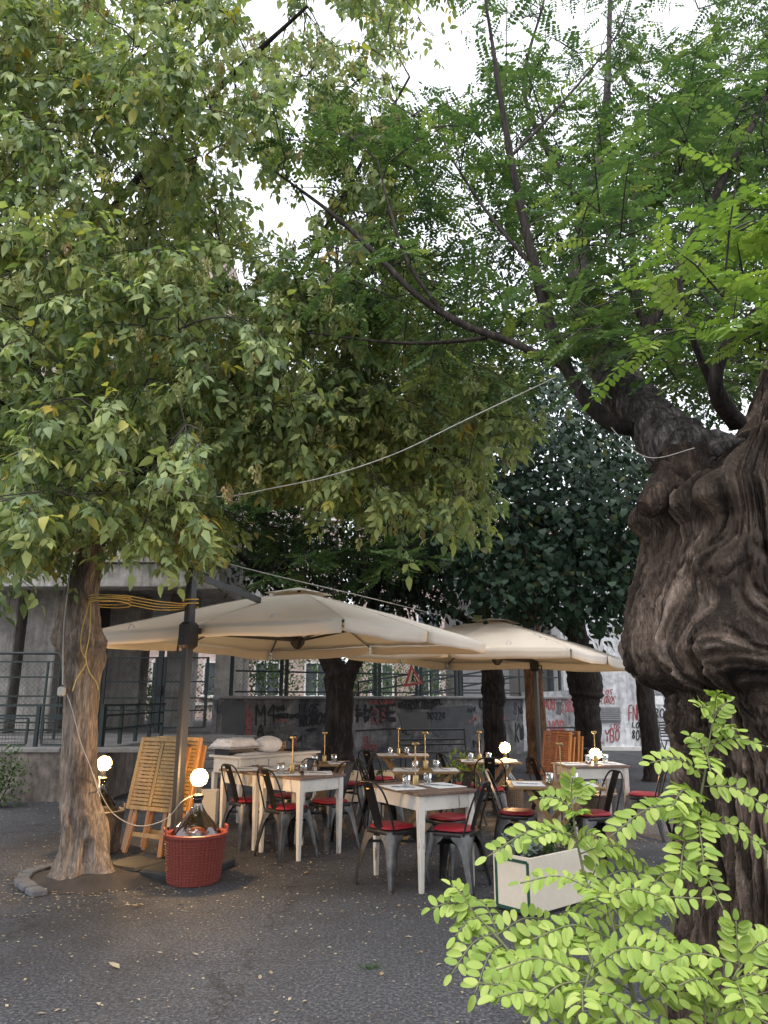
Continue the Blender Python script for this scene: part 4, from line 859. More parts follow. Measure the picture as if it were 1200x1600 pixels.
tw.build('twigs', M['twig'], ot, 'all', OT)['kind'] = 'stuff'
# ---- trees standing behind the tables ----------------------------------------
def back_tree(name, label, foot, forks, mat, leafm, polys, kind, tfun, nobj, seed, sc=1.0, knob=0.0):
    rs = random.Random(seed); t = thing(name, label, 'tree', (foot.x, foot.y, 0)); L0 = t.location; mm = MB()
    for f in forks: bark_tube(mm, f, 9, 18, .16+knob)
    mm.build('trunk', M[mat], t, 'all', L0); cl = []
    for poly, y0, y1, n_ in polys: cl += clusters(poly, y0, y1, n_, rs, holes=HOLES if kind != 'dense' else ())
    if not cl: return t
    tw = MB(); dirs = wire_twigs(tw, nodes_of(forks), cl, rs, .014); fo = Foliage(tfun, 7, seed+1); leaf_sprays(fo, dirs, rs, kind, tw); fo.S = [q*sc for q in fo.S]
    fo.finish('crown', M[leafm], t, nobj, 'leaf'); tw.build('twigs', M['twig'], t, 'all', L0)['kind'] = 'stuff'; return t
def up(foot, lst): return [(foot.x+dx, foot.y+dy, z, r_) for dx, dy, z, r_ in lst]
Fa = Vector((-.98, 17.0, 0)); back_tree('forked_tree', 'dark forked tree trunk in front of the graffiti between the two parasols', Fa,
    [up(Fa, [(.0, 0, -.05, .48), (0, 0, .25, .35), (-.02, 0, 1.0, .31), (-.03, 0, 1.7, .32), (-.12, 0, 2.15, .27), (-.45, -.1, 2.75, .19), (-.9, -.6, 3.8, .13), (-1.6, -1.8, 5.2, .09), (-2.2, -3, 6.4, .05)]), up(Fa, [(0, 0, 1.5, .24), (.18, 0, 2.05, .19), (.45, -.1, 2.6, .15), (.8, -1, 3.8, .1), (1.2, -2.2, 5.0, .05)]), up(Fa, [(-.6, -.3, 3.1, .1), (-1.4, -1.8, 3.9, .07), (-2.4, -3.6, 4.6, .04)])], 'bark_dark', 'leaf_mid',
    [([(220, 650), (420, 600), (600, 640), (690, 760), (700, 860), (600, 900), (430, 895), (310, 865), (240, 780)], 10.5, 14.5, 240), ([(-60, 420), (640, 460), (700, 640), (560, 700), (0, 860)], 10, 14.5, 190)], 'mid', lambda r: T_locust(r, 8, .3, .06), 0, 21, 1.15)  # second leaf layer added behind visible foliage to darken the back and hide houses
Fe = Vector((5.15, 14.9, 0)); back_tree('round_leaved_tree', 'dark blue-green tree with heavy round leaves above the right parasol', Fe,
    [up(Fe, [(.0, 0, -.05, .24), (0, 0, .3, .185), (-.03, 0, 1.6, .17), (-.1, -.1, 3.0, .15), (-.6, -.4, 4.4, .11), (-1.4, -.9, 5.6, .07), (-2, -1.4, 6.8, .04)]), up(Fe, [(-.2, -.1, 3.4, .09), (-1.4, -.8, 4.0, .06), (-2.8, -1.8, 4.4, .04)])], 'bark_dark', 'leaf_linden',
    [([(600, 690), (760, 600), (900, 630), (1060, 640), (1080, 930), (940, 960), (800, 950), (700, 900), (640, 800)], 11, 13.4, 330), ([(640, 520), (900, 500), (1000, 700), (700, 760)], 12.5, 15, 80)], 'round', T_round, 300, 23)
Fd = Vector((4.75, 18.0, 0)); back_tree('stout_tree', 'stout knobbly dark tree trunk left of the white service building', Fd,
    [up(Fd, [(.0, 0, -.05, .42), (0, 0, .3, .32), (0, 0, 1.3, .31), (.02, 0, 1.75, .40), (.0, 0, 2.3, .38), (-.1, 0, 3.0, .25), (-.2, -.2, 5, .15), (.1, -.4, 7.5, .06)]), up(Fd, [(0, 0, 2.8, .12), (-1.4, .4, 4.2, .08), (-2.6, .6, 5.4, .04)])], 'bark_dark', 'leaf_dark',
    [([(560, 800), (1120, 780), (1130, 985), (900, 985), (800, 965), (640, 945), (560, 900)], 15, 18.5, 260), ([(600, 400), (1200, 400), (1150, 800), (640, 820)], 13.5, 18, 300)], 'dense', T_simple, 0, 25, 1.25, .06)  # upper clusters, mostly hidden, added to block sky light over the back
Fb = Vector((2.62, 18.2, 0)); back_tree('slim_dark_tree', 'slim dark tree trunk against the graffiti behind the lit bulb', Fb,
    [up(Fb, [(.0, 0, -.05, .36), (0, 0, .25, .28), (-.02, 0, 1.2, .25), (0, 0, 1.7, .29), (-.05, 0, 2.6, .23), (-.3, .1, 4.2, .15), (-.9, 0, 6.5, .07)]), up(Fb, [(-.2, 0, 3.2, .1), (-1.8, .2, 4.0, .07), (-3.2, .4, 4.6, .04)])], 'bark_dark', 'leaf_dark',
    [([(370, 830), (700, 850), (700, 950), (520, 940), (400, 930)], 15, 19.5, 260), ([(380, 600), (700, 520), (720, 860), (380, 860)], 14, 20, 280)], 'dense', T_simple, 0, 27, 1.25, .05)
Fc = Vector((3.25, 16.4, 0)); back_tree('orange_lit_tree', 'straight tree trunk with orange light painted into its bark beside the right parasol pole', Fc,
    [up(Fc, [(.0, 0, -.05, .27), (0, 0, .3, .22), (.0, 0, 1.6, .2), (-.02, 0, 2.6, .19), (-.05, 0, 4.5, .14), (-.1, .1, 7, .07)])], 'bark_lit', 'leaf_dark', [([(700, 700), (960, 700), (960, 960), (740, 960)], 15.5, 17, 60)], 'dense', T_simple, 0, 29, 1.2)
# greenery beyond the fences, low shrubs
def shrub(name, label, c, rad, n_, leafm, seed, L=.07, ns=6):
    rs = random.Random(seed); t = thing(name, label, 'shrub', (c[0], c[1], c[2])); mm = MB(); fo = Foliage(lambda r: T_simple(r, L), 5, seed)
    for k in range(ns): a = rs.uniform(0, 6.28); e = Vector(c)+Vector((rad[0]*.6*math.cos(a), rad[1]*.6*math.sin(a), rad[2]*1.3)); mm.tube([Vector(c)+Vector((.03*math.cos(a), .03*math.sin(a), 0)), Vector(c).lerp(e, .5)+rv(rs, .03), e], [.012, .009, .004], 5)
    for _ in range(n_):
        o = rv(rs, .5); o = Vector((max(-1, min(1, o.x)), max(-1, min(1, o.y)), max(-.9, min(1, o.z)))); fo.put(Vector(c)+Vector((o.x*rad[0], o.y*rad[1], (o.z+1)*rad[2])), (rv(rs, .6)+Vector((0, 0, .2))).normalized(), Vector((0, 0, 1))+rv(rs, .4), rs.uniform(.7, 1.3))
    mm.build('stems', M['twig'], t, True, t.location); fo.finish('foliage', M[leafm], t); return t
for i, (u, Y_, z_, rad, lab) in enumerate(((420, 26, 1.2, (1.6, 1.2, 1.3), 'leafy bush behind the wall fence left of the forked trunk'), (560, 27, 1.2, (1.5, 1.2, 1.1), 'leafy bush behind the wall fence right of the forked trunk'), (660, 30, 1.2, (1.8, 1.2, 1.1), 'pale bush far behind the road works sign'), (250, 27, TZ, (2.0, 1.5, 1.0), 'bush seen through the metal gate mesh'), (175, 26, TZ, (1.5, 1.2, .9), 'bush behind the fence just right of the left tree trunk'))):
    p = at(u, 1080, Y_); shrub('bush', lab, (p.x, Y_, z_), rad, 1500, 'leaf_locust', 40+i, .14, 8)
p = on_z(-8, 1262); shrub('bush', 'small green shrub at the left edge below the retaining wall', (p.x, p.y, 0), (.38, .3, .42), 900, 'leaf_mid', 50, .06)
p = on_z(742, 1250); shrub('bush', 'yellow-green leafy shrub beside the right folded tables', (p.x, p.y+1.2, 0), (.4, .3, .3), 420, 'leaf_lime', 51, .09)
# ================================================================ FURNITURE
def yaw(dx, dy): return math.atan2(-dx, dy)          # rotation that turns local +Y onto (dx, dy)
# ---- metal cafe chair, facing local +Y -------------------------------------
def make_chair():
    t = thing('cafe_chair', 'x', 'chair'); S = .45
    def rsq(h, r_, z, n=5, y0=0, ky=1): # rounded square ring
        out = []
        for cx, cy, a0 in ((h-r_, h-r_, 0), (-h+r_, h-r_, 90), (-h+r_, -h+r_, 180), (h-r_, -h+r_, 270)):
            for q in range(n+1): a = R(a0+90*q/n); out.append((cx+r_*math.cos(a), (cy+r_*math.sin(a))*ky+y0, z))
        return out
    m = MB(); m.loft([rsq(.155, .07, S-.052), rsq(.172, .07, S-.05), rsq(.182, .07, S-.03), rsq(.18, .07, S-.006), rsq(.17, .065, S), rsq(.12, .05, S-.006)]); m.build('seat', M['gun'], t, True)
    m = MB(); m.loft([rsq(.15, .09, S+.001), rsq(.163, .1, S+.008), rsq(.163, .1, S+.02), rsq(.15, .09, S+.029), rsq(.1, .06, S+.032)]); m.build('cushion', M['cushion'], t, True)
    for sx in (-1, 1):
        for sy in (-1, 1):
            m = MB(); rings = []
            for z, w in ((S-.012, .155), (S-.06, .135), (.36, .098), (.31, .076), (.25, .064), (.14, .05), (.03, .036), (0, .034)):
                k = 1-z/S; cx, cy = .176+.058*k, .176+.062*k; th = .004; e = w*.30; i_ = .012
                # channel section: rounded outer corner with two flanges
                rings.append([(sx*x, sy*y, z) for x, y in ((cx, cy-w), (cx, cy-e), (cx-e*.3, cy-e*.3), (cx-e, cy), (cx-w, cy), (cx-w, cy-th), (cx-e-th, cy-th), (cx-e*.3-th*1.2, cy-e*.3-th*1.2), (cx-th, cy-e-th), (cx-th, cy-w))])
            if sx*sy < 0: rings = [list(reversed(r_)) for r_ in rings]
            m.loft(list(reversed(rings))); lg = m.build('leg', M['gun'], t, True)
            m = MB(); z = .012; k = 1-z/S; m.lathe([(.014, 0), (.016, .006), (.014, .024)], 8, (sx*(.176+.058*k-.014), sy*(.176+.062*k-.014), 0)); m.build('foot_cap', M['black'], lg)
    # cross braces under the seat
    m = MB(); m.bar((-.17, -.17, .34), (.17, .17, .34), .012, .022); m.bar((-.17, .17, .352), (.17, -.17, .352), .012, .022); m.build('brace', M['gundark'], t)
    pts = []
    for i in range(25):
        a = math.pi*i/24; c = math.cos(a); s = math.sin(a)
        if s < .999: x = .185*(abs(c)**.55)*(1 if c > 0 else -1)
        else: x = 0
        z = S-.02+.41*(s**.42) if s > 0 else S-.02; pts.append((x, -.145-.145*max(0, (z-S+.02)/.41)**1.2, z))
    m = MB(); m.tube(pts, .0085, 8); m.build('back_frame', M['gundark'], t, True)
    m = MB(); rings = []
    for q in range(7):
        f = q/6; z = S-.012+.402*f; w = .052+.012*f; y = -.16-.14*(f**1.2); rings.append([(-w, y+.006, z), (0, y-.004, z), (w, y+.006, z), (w, y+.009, z), (0, y-.001, z), (-w, y+.009, z)])
    m.loft(rings); bs = m.build('back_slat', M['gundark'], t, True)
    m = MB(); m.bbox((0, -.283, S+.335), (.035, .008, .012), .003); m.build('hand_slot', M['brass'], bs)
    return t
CH0 = make_chair(); first_chair = [True]
def chair(x, y, dx, dy, label, group='metal cafe chairs with red cushions'):
    o = CH0 if first_chair[0] else copy_tree(CH0); first_chair[0] = False
    o.location = (x, y, 0); o.rotation_euler = (0, 0, yaw(dx, dy)); return tag(o, label, 'chair', group)
for a in ((.07, 6.83, .73, .68, 'metal chair with red cushion nearest the camera, left of the front white table'),
          (.60, 6.72, -.88, .45, 'metal chair with red cushion right of the front white table, beside the cream planter'),
          (.60, 7.32, -.75, -.66, 'metal chair on the far side of the front white table, half hidden by it'),
          (-1.46, 8.52, .74, .67, 'metal chair at the farther of the two left white tables, behind the red demijohn basket'),
          (-.98, 7.98, .74, .67, 'metal chair at the nearer of the two left white tables, its back to the camera'),
          (-.58, 8.42, -.7, -.7, 'metal chair on the far right side of the near left white table'),
          (-1.06, 8.92, -.72, -.7, 'metal chair on the far side of the farther left white table'),
          (-.42, 10.15, -.98, .12, 'metal chair turned left at the small wooden table by the long cream planter'),
          (-.06, 10.75, .62, .78, 'dark backed metal chair at the left of the rearmost wooden table'),
          (-.02, 9.15, 1, .25, 'metal chair seen side-on, left of the wooden table behind the front white table'),
          (.98, 9.95, .92, .35, 'dark backed metal chair left of the wooden table by the middle bulb lamp'),
          (1.28, 9.5, .1, 1, 'metal chair drawn up to the near side of the table by the middle bulb lamp'),
          (1.28, 7.62, .95, -.28, 'metal chair facing right at the wooden table behind the cream planter'),
          (1.98, 7.55, -.96, -.2, 'metal chair facing left at the wooden table behind the cream planter'),
          (2.98, 9.0, -.85, .5, 'metal chair at the right of the white table near the old trunk'),
          (2.02, 9.35, .9, .35, 'metal chair at the left of the white table, by the right parasol pole')):
    chair(*a)
# ---- tables ------------------------------------------------------------------
def white_table(x, y, dx, dy, lx, ly, label, h=.765):
    t = thing('white_table', label, 'table', (x, y, 0), math.atan2(dy, dx), 'white painted wooden tables')
    m = MB(); npl = 4
    tt = None
    for k in range(npl):
        m = MB(); w = ly/npl; m.bbox((0, -ly/2+w*(k+.5), h-.013), (lx, w-.0015, .026), .004); m.build('top_board', M['topwood'], t)
    for s in (-1, 1):
        m = MB(); m.bbox((0, s*(ly/2-.04), h-.086), (lx-.13, .022, .118), .003); m.build('apron', M['paintwood'], t)
        m = MB(); m.bbox((s*(lx/2-.04), 0, h-.086), (.022, ly-.13, .118), .003); m.build('apron', M['paintwood'], t)
        for q in (-1, 1):
            m = MB(); hl = h-.027; rings = []
            for z, w in ((0, .036), (hl*.62, .052), (hl*.8, .058), (hl, .058)): b = .004; c = (s*(lx/2-.048), q*(ly/2-.048)); hw = w/2; rings.append([(c[0]+px, c[1]+py, z) for px, py in ((hw, -hw+b), (hw, hw-b), (hw-b, hw), (-hw+b, hw), (-hw, hw-b), (-hw, -hw+b), (-hw+b, -hw), (hw-b, -hw))])
            m.loft(rings); m.build('leg', M['paintwood'], t)
    return t
white_table(.335, 6.98, -.5, .866, .84, .60, 'worn white table with brown top nearest the camera')
white_table(-.86, 8.16, -.71, .70, .70, .62, 'worn white table with a chair back in front, left of centre')
white_table(-1.38, 8.68, -.71, .70, .70, .62, 'worn white table farther left, in line behind its twin')
white_table(2.47, 9.35, .94, .12, .74, .62, 'white table with a glowing bulb behind it on the right')
def folding_table(x, y, dx, dy, label, lx=.74, ly=.62, h=.74):
    t = thing('folding_table', label, 'table', (x, y, 0), math.atan2(dy, dx), 'wooden folding tables')
    for s in (-1, 1):
        m = MB(); m.bbox((s*(lx/2-.025), 0, h-.012), (.05, ly, .024), .003); m.build('frame_board', M['teakdark'], t)
    n_ = 9
    for k in range(n_):
        w = ly/n_; m = MB(); m.bbox((0, -ly/2+w*(k+.5), h-.011), (lx-.102, w-.008, .02), .003); m.build('slat', M['teakdark'], t)
    for s in (-1, 1):
        m = MB(); yy = s*(ly/2-.06); m.bar((-.29, yy, .005), (.26, yy, h-.03), .045, .024, up=(0, 1, 0)); m.build('leg', M['teakdark'], t)
        m = MB(); yy = s*(ly/2-.088); m.bar((.29, yy, .005), (-.26, yy, h-.03), .045, .024, up=(0, 1, 0)); m.build('leg', M['teakdark'], t)
    for xx, zz in ((-.24, .07), (.24, .07)): m = MB(); m.bar((xx, -ly/2+.1, zz), (xx, ly/2-.1, zz), .03, .03); m.build('stretcher', M['teakdark'], t)
    return t
folding_table(-.78, 9.78, 1, .12, 'small wooden table with glasses behind the left white tables')
folding_table(.27, 11.2, 1, -.05, 'rearmost wooden folding table in front of the black bench')
folding_table(.47, 8.85, 1, .02, 'wooden folding table just behind the front white table')
folding_table(1.36, 10.1, 1, .05, 'wooden folding table with crossed legs beside the middle bulb lamp')
folding_table(1.60, 7.40, 1, -.1, 'wooden folding table behind the cream planter', .86)
# ---- old desk with drawers and what lies on it ----------------------------------
dk = thing('writing_desk', 'long worn white desk with drawers behind the left tables', 'desk', (-1.62, 10.72, 0), math.atan2(.77, .64))
lx, ly, h = 1.42, .60, .80
m = MB(); m.bbox((0, 0, h-.014), (lx+.05, ly+.05, .028), .004); m.build('top', M['paintwood'], dk)
m = MB(); m.box((0, 0, h-.125), (lx-.05, ly-.05, .19)); m.build('carcass', M['paintwood'], dk)
for k in range(3):
    m = MB(); m.bbox((-lx/2+.25+k*.46, -ly/2+.022, h-.125), (.42, .022, .15), .004); d_ = m.build('drawer', M['paintwood'], dk)
    m = MB(); m.tube([(-lx/2+.20+k*.46, -ly/2+.004, h-.12), (-lx/2+.21+k*.46, -ly/2-.012, h-.125), (-lx/2+.29+k*.46, -ly/2-.012, h-.125), (-lx/2+.30+k*.46, -ly/2+.004, h-.12)], .006, 6); m.build('handle', M['black'], d_)
m = MB(); m.bbox((-lx/2+.022, 0, h-.125), (.022, ly-.12, .15), .004); d_ = m.build('drawer', M['paintwood'], dk); m = MB(); m.tube([(-lx/2+.004, .05, h-.12), (-lx/2-.012, .04, h-.125), (-lx/2-.012, -.04, h-.125), (-lx/2+.004, -.05, h-.12)], .006, 6); m.build('handle', M['black'], d_)
for sx in (-1, 1):
    for sy in (-1, 1): m = MB(); m.box((sx*(lx/2-.04), sy*(ly/2-.04), (h-.22)/2), (.06, .06, h-.222), taper=.65); m.build('leg', M['paintwood'], dk)
def on_desk(x, y): c, s = math.cos(dk.rotation_euler.z), math.sin(dk.rotation_euler.z); return (dk.location.x+c*x-s*y, dk.location.y+s*x+c*y, h)
def cloth_mesh(lx, ly, hz, seed, fold=.02, n=18, drop=0.0):
    m = MB(); V = []; F = []
    for i in range(n+1):
        for j in range(n+1):
            x, y = (i/n-.5)*lx, (j/n-.5)*ly; e = max(abs(i/n-.5), abs(j/n-.5))*2; V.append((x*(1+.06*fbm((x*4, y*4, seed))), y*(1+.06*fbm((y*5, x*3, seed+4))), hz*(1-e**6)+fold*abs(fbm((x*7, y*7, seed)))*(1-e**4)+.002-(drop*max(0, (e-.74)/.26)**.6 if drop else 0)))
    for i in range(n):
        for j in range(n): a = i*(n+1)+j; F.append((a, a+n+1, a+n+2, a+1))
    o = len(V); V += [(x, y, z-.006 if drop else 0.0) for x, y, z in V]; F += [tuple(o+q for q in reversed(f)) for f in F]
    bd = [i*(n+1) for i in range(n+1)]+[n*(n+1)+j for j in range(1, n+1)]+[i*(n+1)+n for i in range(n-1, -1, -1)]+[j for j in range(n-1, 0, -1)]
    F += [(bd[k], bd[(k+1) % len(bd)], o+bd[(k+1) % len(bd)], o+bd[k]) for k in range(len(bd))]; m.add(V, F); return m
cr = thing('storage_crate', 'dark metal box draped with white cloth on the desk', 'box', on_desk(-.46, .13), dk.rotation_euler.z)
m = MB()
for s in (-1, 1): m.box((s*.21, 0, .085), (.012, .3, .17)); m.box((0, s*.145, .085), (.408, .01, .168))
m.box((0, 0, .006), (.4, .27, .01)); m.build('box_body', M['gundark'], cr)
for i, (x, y, zz, lx_, ly_, hz, lab) in enumerate(((-.46, .12, .176, .58, .44, .02, 'white cloth laid over the dark box on the desk'), (-.42, -.17, 0, .5, .2, .022, 'folded white cloth on the front left of the desk'), (.08, -.02, 0, .0, .0, 0, ''))):
    if not lab: continue
    p = on_desk(x, y); o = cloth_mesh(lx_, ly_, hz, i*3.3, drop=.09 if zz else 0).build('folded_cloth', M['cloth'], smooth='all'); o.location = (p[0], p[1], p[2]+zz+.001); o.rotation_euler.z = dk.rotation_euler.z+.1; tag(o, lab, 'cloth')
m = MB(); V = []; nu, nv = 26, 16; rings = []
for j in range(nv+1):
    b = math.pi*j/nv; rings.append([(.23*math.sin(b)*math.cos(2*math.pi*i/nu)*(1+.14*fbm((math.cos(2*math.pi*i/nu)*2.4, math.sin(2*math.pi*i/nu)*2.4, b*2.2), 4)), .15*math.sin(b)*math.sin(2*math.pi*i/nu)*(1+.14*fbm((math.cos(2*math.pi*i/nu)*2.4+5, math.sin(2*math.pi*i/nu)*2.4, b*2.2), 4)), max(.001, .10-.115*math.cos(b)*(1+.08*fbm((i*.7, j*.5, 1))))) for i in range(nu)])
m.loft(rings); o = m.build('laundry_bag', M['cloth'], smooth='all'); o.location = on_desk(.06, .05); o.rotation_euler.z = dk.rotation_euler.z; tag(o, 'bulging white plastic bag of linen on the desk', 'bag')
wb = thing('wooden_box', 'tiny slatted wooden box on the desk right of the white bag', 'box', on_desk(.37, .14), dk.rotation_euler.z)
for k in range(3): MB().box((0, 0, .02+k*.045), (.13, .09, .03)).build('slat', M['teak'], wb)
for sx in (-1, 1): MB().box((sx*.05, -.05, .065), (.02, .008, .13)).build('corner_post', M['teak'], wb)
tr = thing('serving_tray', 'flat black tray at the right end of the desk', 'tray', on_desk(.55, .0), dk.rotation_euler.z); MB().bbox((0, 0, .008), (.28, .34, .014), .005).build('tray_base', M['black'], tr)
m = MB(); [m.box((s*.136, 0, .022), (.008, .34, .016)) for s in (-1, 1)]; m.build('rim', M['black'], tr)
bt_ = thing('bottle_opener_stand', 'small black gadget on the desk behind the white bag', 'gadget', on_desk(.22, .2), dk.rotation_euler.z); MB().lathe([(.05, 0), (.05, .015), (.012, .03), (.012, .24)], 12).build('stem', M['black'], bt_); MB().tube([(-.07, 0, .25), (0, 0, .265), (.07, .0, .25)], .014, 8).build('cross_arm', M['black'], bt_)
# ---- place settings --------------------------------------------------------------
def make_lamp():
    t = thing('table_lamp', 'x', 'lamp'); MB().lathe([(.026, 0), (.027, .003), (.027, .085), (.025, .088), (.007, .09)], 18).build('base', M['brass'], t, True)
    MB().lathe([(.0055, .089), (.0055, .35)], 10).build('stem', M['brass'], t, True); MB().lathe([(.006, .345), (.032, .348), (.034, .352), (.034, .366), (.03, .37), (.002, .371)], 22).build('shade', M['brass'], t, True); return t
LAMP0 = make_lamp(); lamp1 = [True]
def make_glass():
    t = MB(); t.lathe([(.001, .012), (.028, .010), (.034, .05), (.037, .1), (.039, .1), (.036, .05), (.031, .0), (.001, .0)], 16, cap=False); return t.mesh('tumbler', M['glass'], 'all')
GLASS0 = make_glass(); MAT0 = MB().bbox((0, 0, .0016), (.40, .29, .0026), .0008).mesh('paper_placemat', M['paper'])
def make_fork():
    m = MB(); m.bbox((0, -.03, .004), (.012, .13, .003), .001); m.bbox((0, .055, .005), (.024, .03, .003), .001)
    for k in (-1, 0, 1): m.box((k*.009, .09, .005), (.004, .045, .003))
    return m.mesh('fork', M['black'])
FORK0 = make_fork()
def place(x, y, ang, h, where, lamp=True, glass=2, mats=2, lo=(0, 0), spread=.2, ls=1.0):
    c, s = math.cos(ang), math.sin(ang); W = lambda a, b, z=0: (x+c*a-s*b, y+s*a+c*b, h+z)
    if lamp:
        o = LAMP0 if lamp1[0] else copy_tree(LAMP0); lamp1[0] = False; o.location = W(lo[0], lo[1], .001); o.scale = (ls, ls, ls); tag(o, 'slim brass table lamp on the '+where, 'lamp', 'brass table lamps')
    for k in range(mats):
        sd = -1 if k == 0 else 1; o = link('paper_placemat', MAT0); o.location = W(sd*spread, -.02, .0005); o.rotation_euler.z = ang+math.pi/2+random.uniform(-.12, .12); tag(o, 'white paper placemat at the %s of the %s' % ('left' if sd < 0 else 'right', where), 'placemat', 'paper placemats')
        o = link('fork', FORK0); o.location = W(sd*spread, -.06, .0042); o.rotation_euler.z = ang+random.uniform(.4, 1.4); tag(o, 'dark fork on the %s placemat of the %s' % ('left' if sd < 0 else 'right', where), 'fork', 'forks on the placemats')
    for k in range(glass):
        sd = -1 if k == 0 else 1; o = link('tumbler', GLASS0); o.location = W(lo[0]+sd*.12, lo[1]+.035*sd-.03, .001); tag(o, 'glass tumbler %s of the lamp on the %s' % ('left' if sd < 0 else 'right', where), 'glass', 'glass tumblers')
place(.33, 6.98, R(22), .766, 'front white table', spread=.19, lo=(-.03, .05))
place(-.86, 8.16, R(10), .766, 'near left white table', spread=.17, lo=(-.10, .02)); place(-1.38, 8.68, R(10), .766, 'farther left white table', lamp=False, glass=0, spread=.17)
place(-.78, 9.78, R(6), .741, 'small wooden table behind the left white tables', lo=(.03, 0), spread=.22)
place(.27, 11.2, 0, .741, 'rearmost wooden table', lo=(-.06, 0), spread=.22); place(.47, 8.85, 0, .741, 'wooden table behind the front white table', lo=(0, .0), spread=.22, ls=1.12)
place(1.36, 10.1, 0, .741, 'wooden table by the middle bulb lamp', lo=(-.12, 0), spread=.22); place(1.60, 7.40, R(-5), .741, 'wooden table behind the cream planter', lo=(.08, .02), spread=.24)
place(2.47, 9.35, R(6), .766, 'right white table', lo=(.1, .05), spread=.22)
# ---- parasols ----------------------------------------------------------------------
def parasol(label, cx, cy, ang, side, pole_xy, ze, za, droop=.0, tilt=(0, 0)):
    t = thing('cantilever_parasol', label, 'parasol', (pole_xy[0], pole_xy[1], 0), 0, 'cream cantilever parasols'); L0 = t.location; Rr = side/math.sqrt(2); n = 26
    def surf(a, b):    # a, b in -1..1 -> canopy point
        x, y = a*side/2, b*side/2; e = max(abs(a), abs(b)); z = za-(za-ze)*e**1.12
        an = math.atan2(b, a)*4/math.pi; mid = abs(math.sin(math.pi*an/2))       # between ribs (8 ribs)
        z -= (.03*e*e)*mid*.8; z += .012*fbm((x*2.2, y*2.2, side+cx), 3)
        ca, sa = math.cos(ang), math.sin(ang); X, Y = ca*x-sa*y, sa*x+ca*y; z += tilt[0]*X+tilt[1]*Y; return Vector((cx+X, cy+Y, z))
    m = MB(); V = []; F = []
    for i in range(n+1):
        for j in range(n+1): V.append(surf(2*i/n-1, 2*j/n-1))
    for i in range(n):
        for j in range(n): a = i*(n+1)+j; F.append((a, a+n+1, a+n+2, a+1))
    m.add(V, F); o = m.build('canopy', M['canopy'], t, True, L0); sd = o.modifiers.new('thickness', 'SOLIDIFY'); sd.thickness = .003
    # small vent cap on top
    m = MB(); nn = 10; V = []; F = []
    for i in range(nn+1):
        for j in range(nn+1): p = surf((2*i/nn-1)*.17, (2*j/nn-1)*.17); e = max(abs(2*i/nn-1), abs(2*j/nn-1)); V.append(p+Vector((0, 0, .05+.012*fbm((i*.9, j*.9, 2)))))
    for i in range(nn):
        for j in range(nn): a = i*(nn+1)+j; F.append((a, a+nn+1, a+nn+2, a+1))
    m.add(V, F); o = m.build('vent_cap', M['canopy'], t, True, L0); sd = o.modifiers.new('thickness', 'SOLIDIFY'); sd.thickness = .003
    # valances: two per side, slit at the corners and at the middle rib
    cr_ = [(-1, -1), (1, -1), (1, 1), (-1, 1)]
    for k in range(4):
        a0, b0 = cr_[k]; a1, b1 = cr_[(k+1) % 4]
        for hf in (0, 1):
            m = MB(); N_ = 12; V = []; F = []; sgn = random.uniform(0, 6)
            for i in range(N_+1):
                f = hf*.5+.5*(.012+.976*i/N_); a, b = a0+(a1-a0)*f, b0+(b1-b0)*f; p = surf(a, b); q = surf(a*.98, b*.98); out = (p-q); out.z = 0; out.normalize(); end = 1 if .05 < i/N_ < .95 else .9
                for j in range(4):
                    g = j/3; V.append(p+out*(.008+.014*g*math.sin(f*13+sgn))+Vector((0, 0, -.13*g*end-.010*g*math.sin(f*9+sgn))))
            for i in range(N_):
                for j in range(3): q = i*4+j; F.append((q, q+1, q+5, q+4))
            m.add(V, F); o = m.build('valance', M['canopy'], t, True, L0); sd = o.modifiers.new('thickness', 'SOLIDIFY'); sd.thickness = .003
    hub = Vector((cx, cy, ze-.05)); top = surf(0, 0)
    MB().lathe([(.0, -.10), (.04, -.09), (.085, -.03), (.09, .02), (.05, .06)], 14, hub-L0).build('hub', M['black'], t, True)
    MB().tube([hub, top+Vector((0, 0, .04))], .02, 8).build('mast', M['polegrey'], t, True, L0)
    for k in range(8):
        a, b = [(1, 1), (0, 1), (-1, 1), (-1, 0), (-1, -1), (0, -1), (1, -1), (1, 0)][k]
        rib = MB().tube([top-Vector((0, 0, .05))]+[surf(a*f, b*f)-Vector((0, 0, .028)) for f in (.25, .5, .75, .99)], .011, 6).build('rib', M['polegrey'], t, True, L0)
        MB().tube([hub, surf(a*.52, b*.52)-Vector((0, 0, .045))], .016, 6).build('strut', M['polegrey'], rib, True, L0)
    for a, b in ((1, 1), (0, 1), (-1, 1), (-1, 0), (-1, -1), (0, -1), (1, -1), (1, 0)): MB().tube([surf(a*f, b*f)+Vector((0, 0, .0025)) for f in (.18, .35, .5, .65, .8, .9, 1.0)], .0045, 5).build('seam', M['canopy'], t, True, L0)
    for a, b in ((.45, -.9), (-.62, -.95)): p_ = surf(a, b); MB().tube([p_, p_+Vector((.03, -.02, .05)), p_+Vector((.07, -.03, .03)), surf(a+.03, b+.02)], .007, 5).build('tie_strap', M['cloth'], t, True, L0)
    P = Vector((pole_xy[0], pole_xy[1], 0)); d = Vector((cx, cy, 0))-P; d.normalize(); pa = math.atan2(d.y, d.x); RM = Matrix.Rotation(pa, 3, 'Z')
    MB().bbox(P+Vector((0, 0, 1.42)), (.10, .075, 2.74), .012, RM).build('pole', M['polegrey'], t, sub=L0); MB().bbox(P+Vector((0, 0, 2.80)), (.115, .09, .05), .012, RM).build('pole_cap', M['black'], t, sub=L0)
    c1 = P+d*.05+Vector((0, 0, 2.74)); c2 = surf(*(lambda v: (v[0]*.45, v[1]*.45))((math.cos(pa+math.pi-ang), math.sin(pa+math.pi-ang))))+Vector((0, 0, .03))
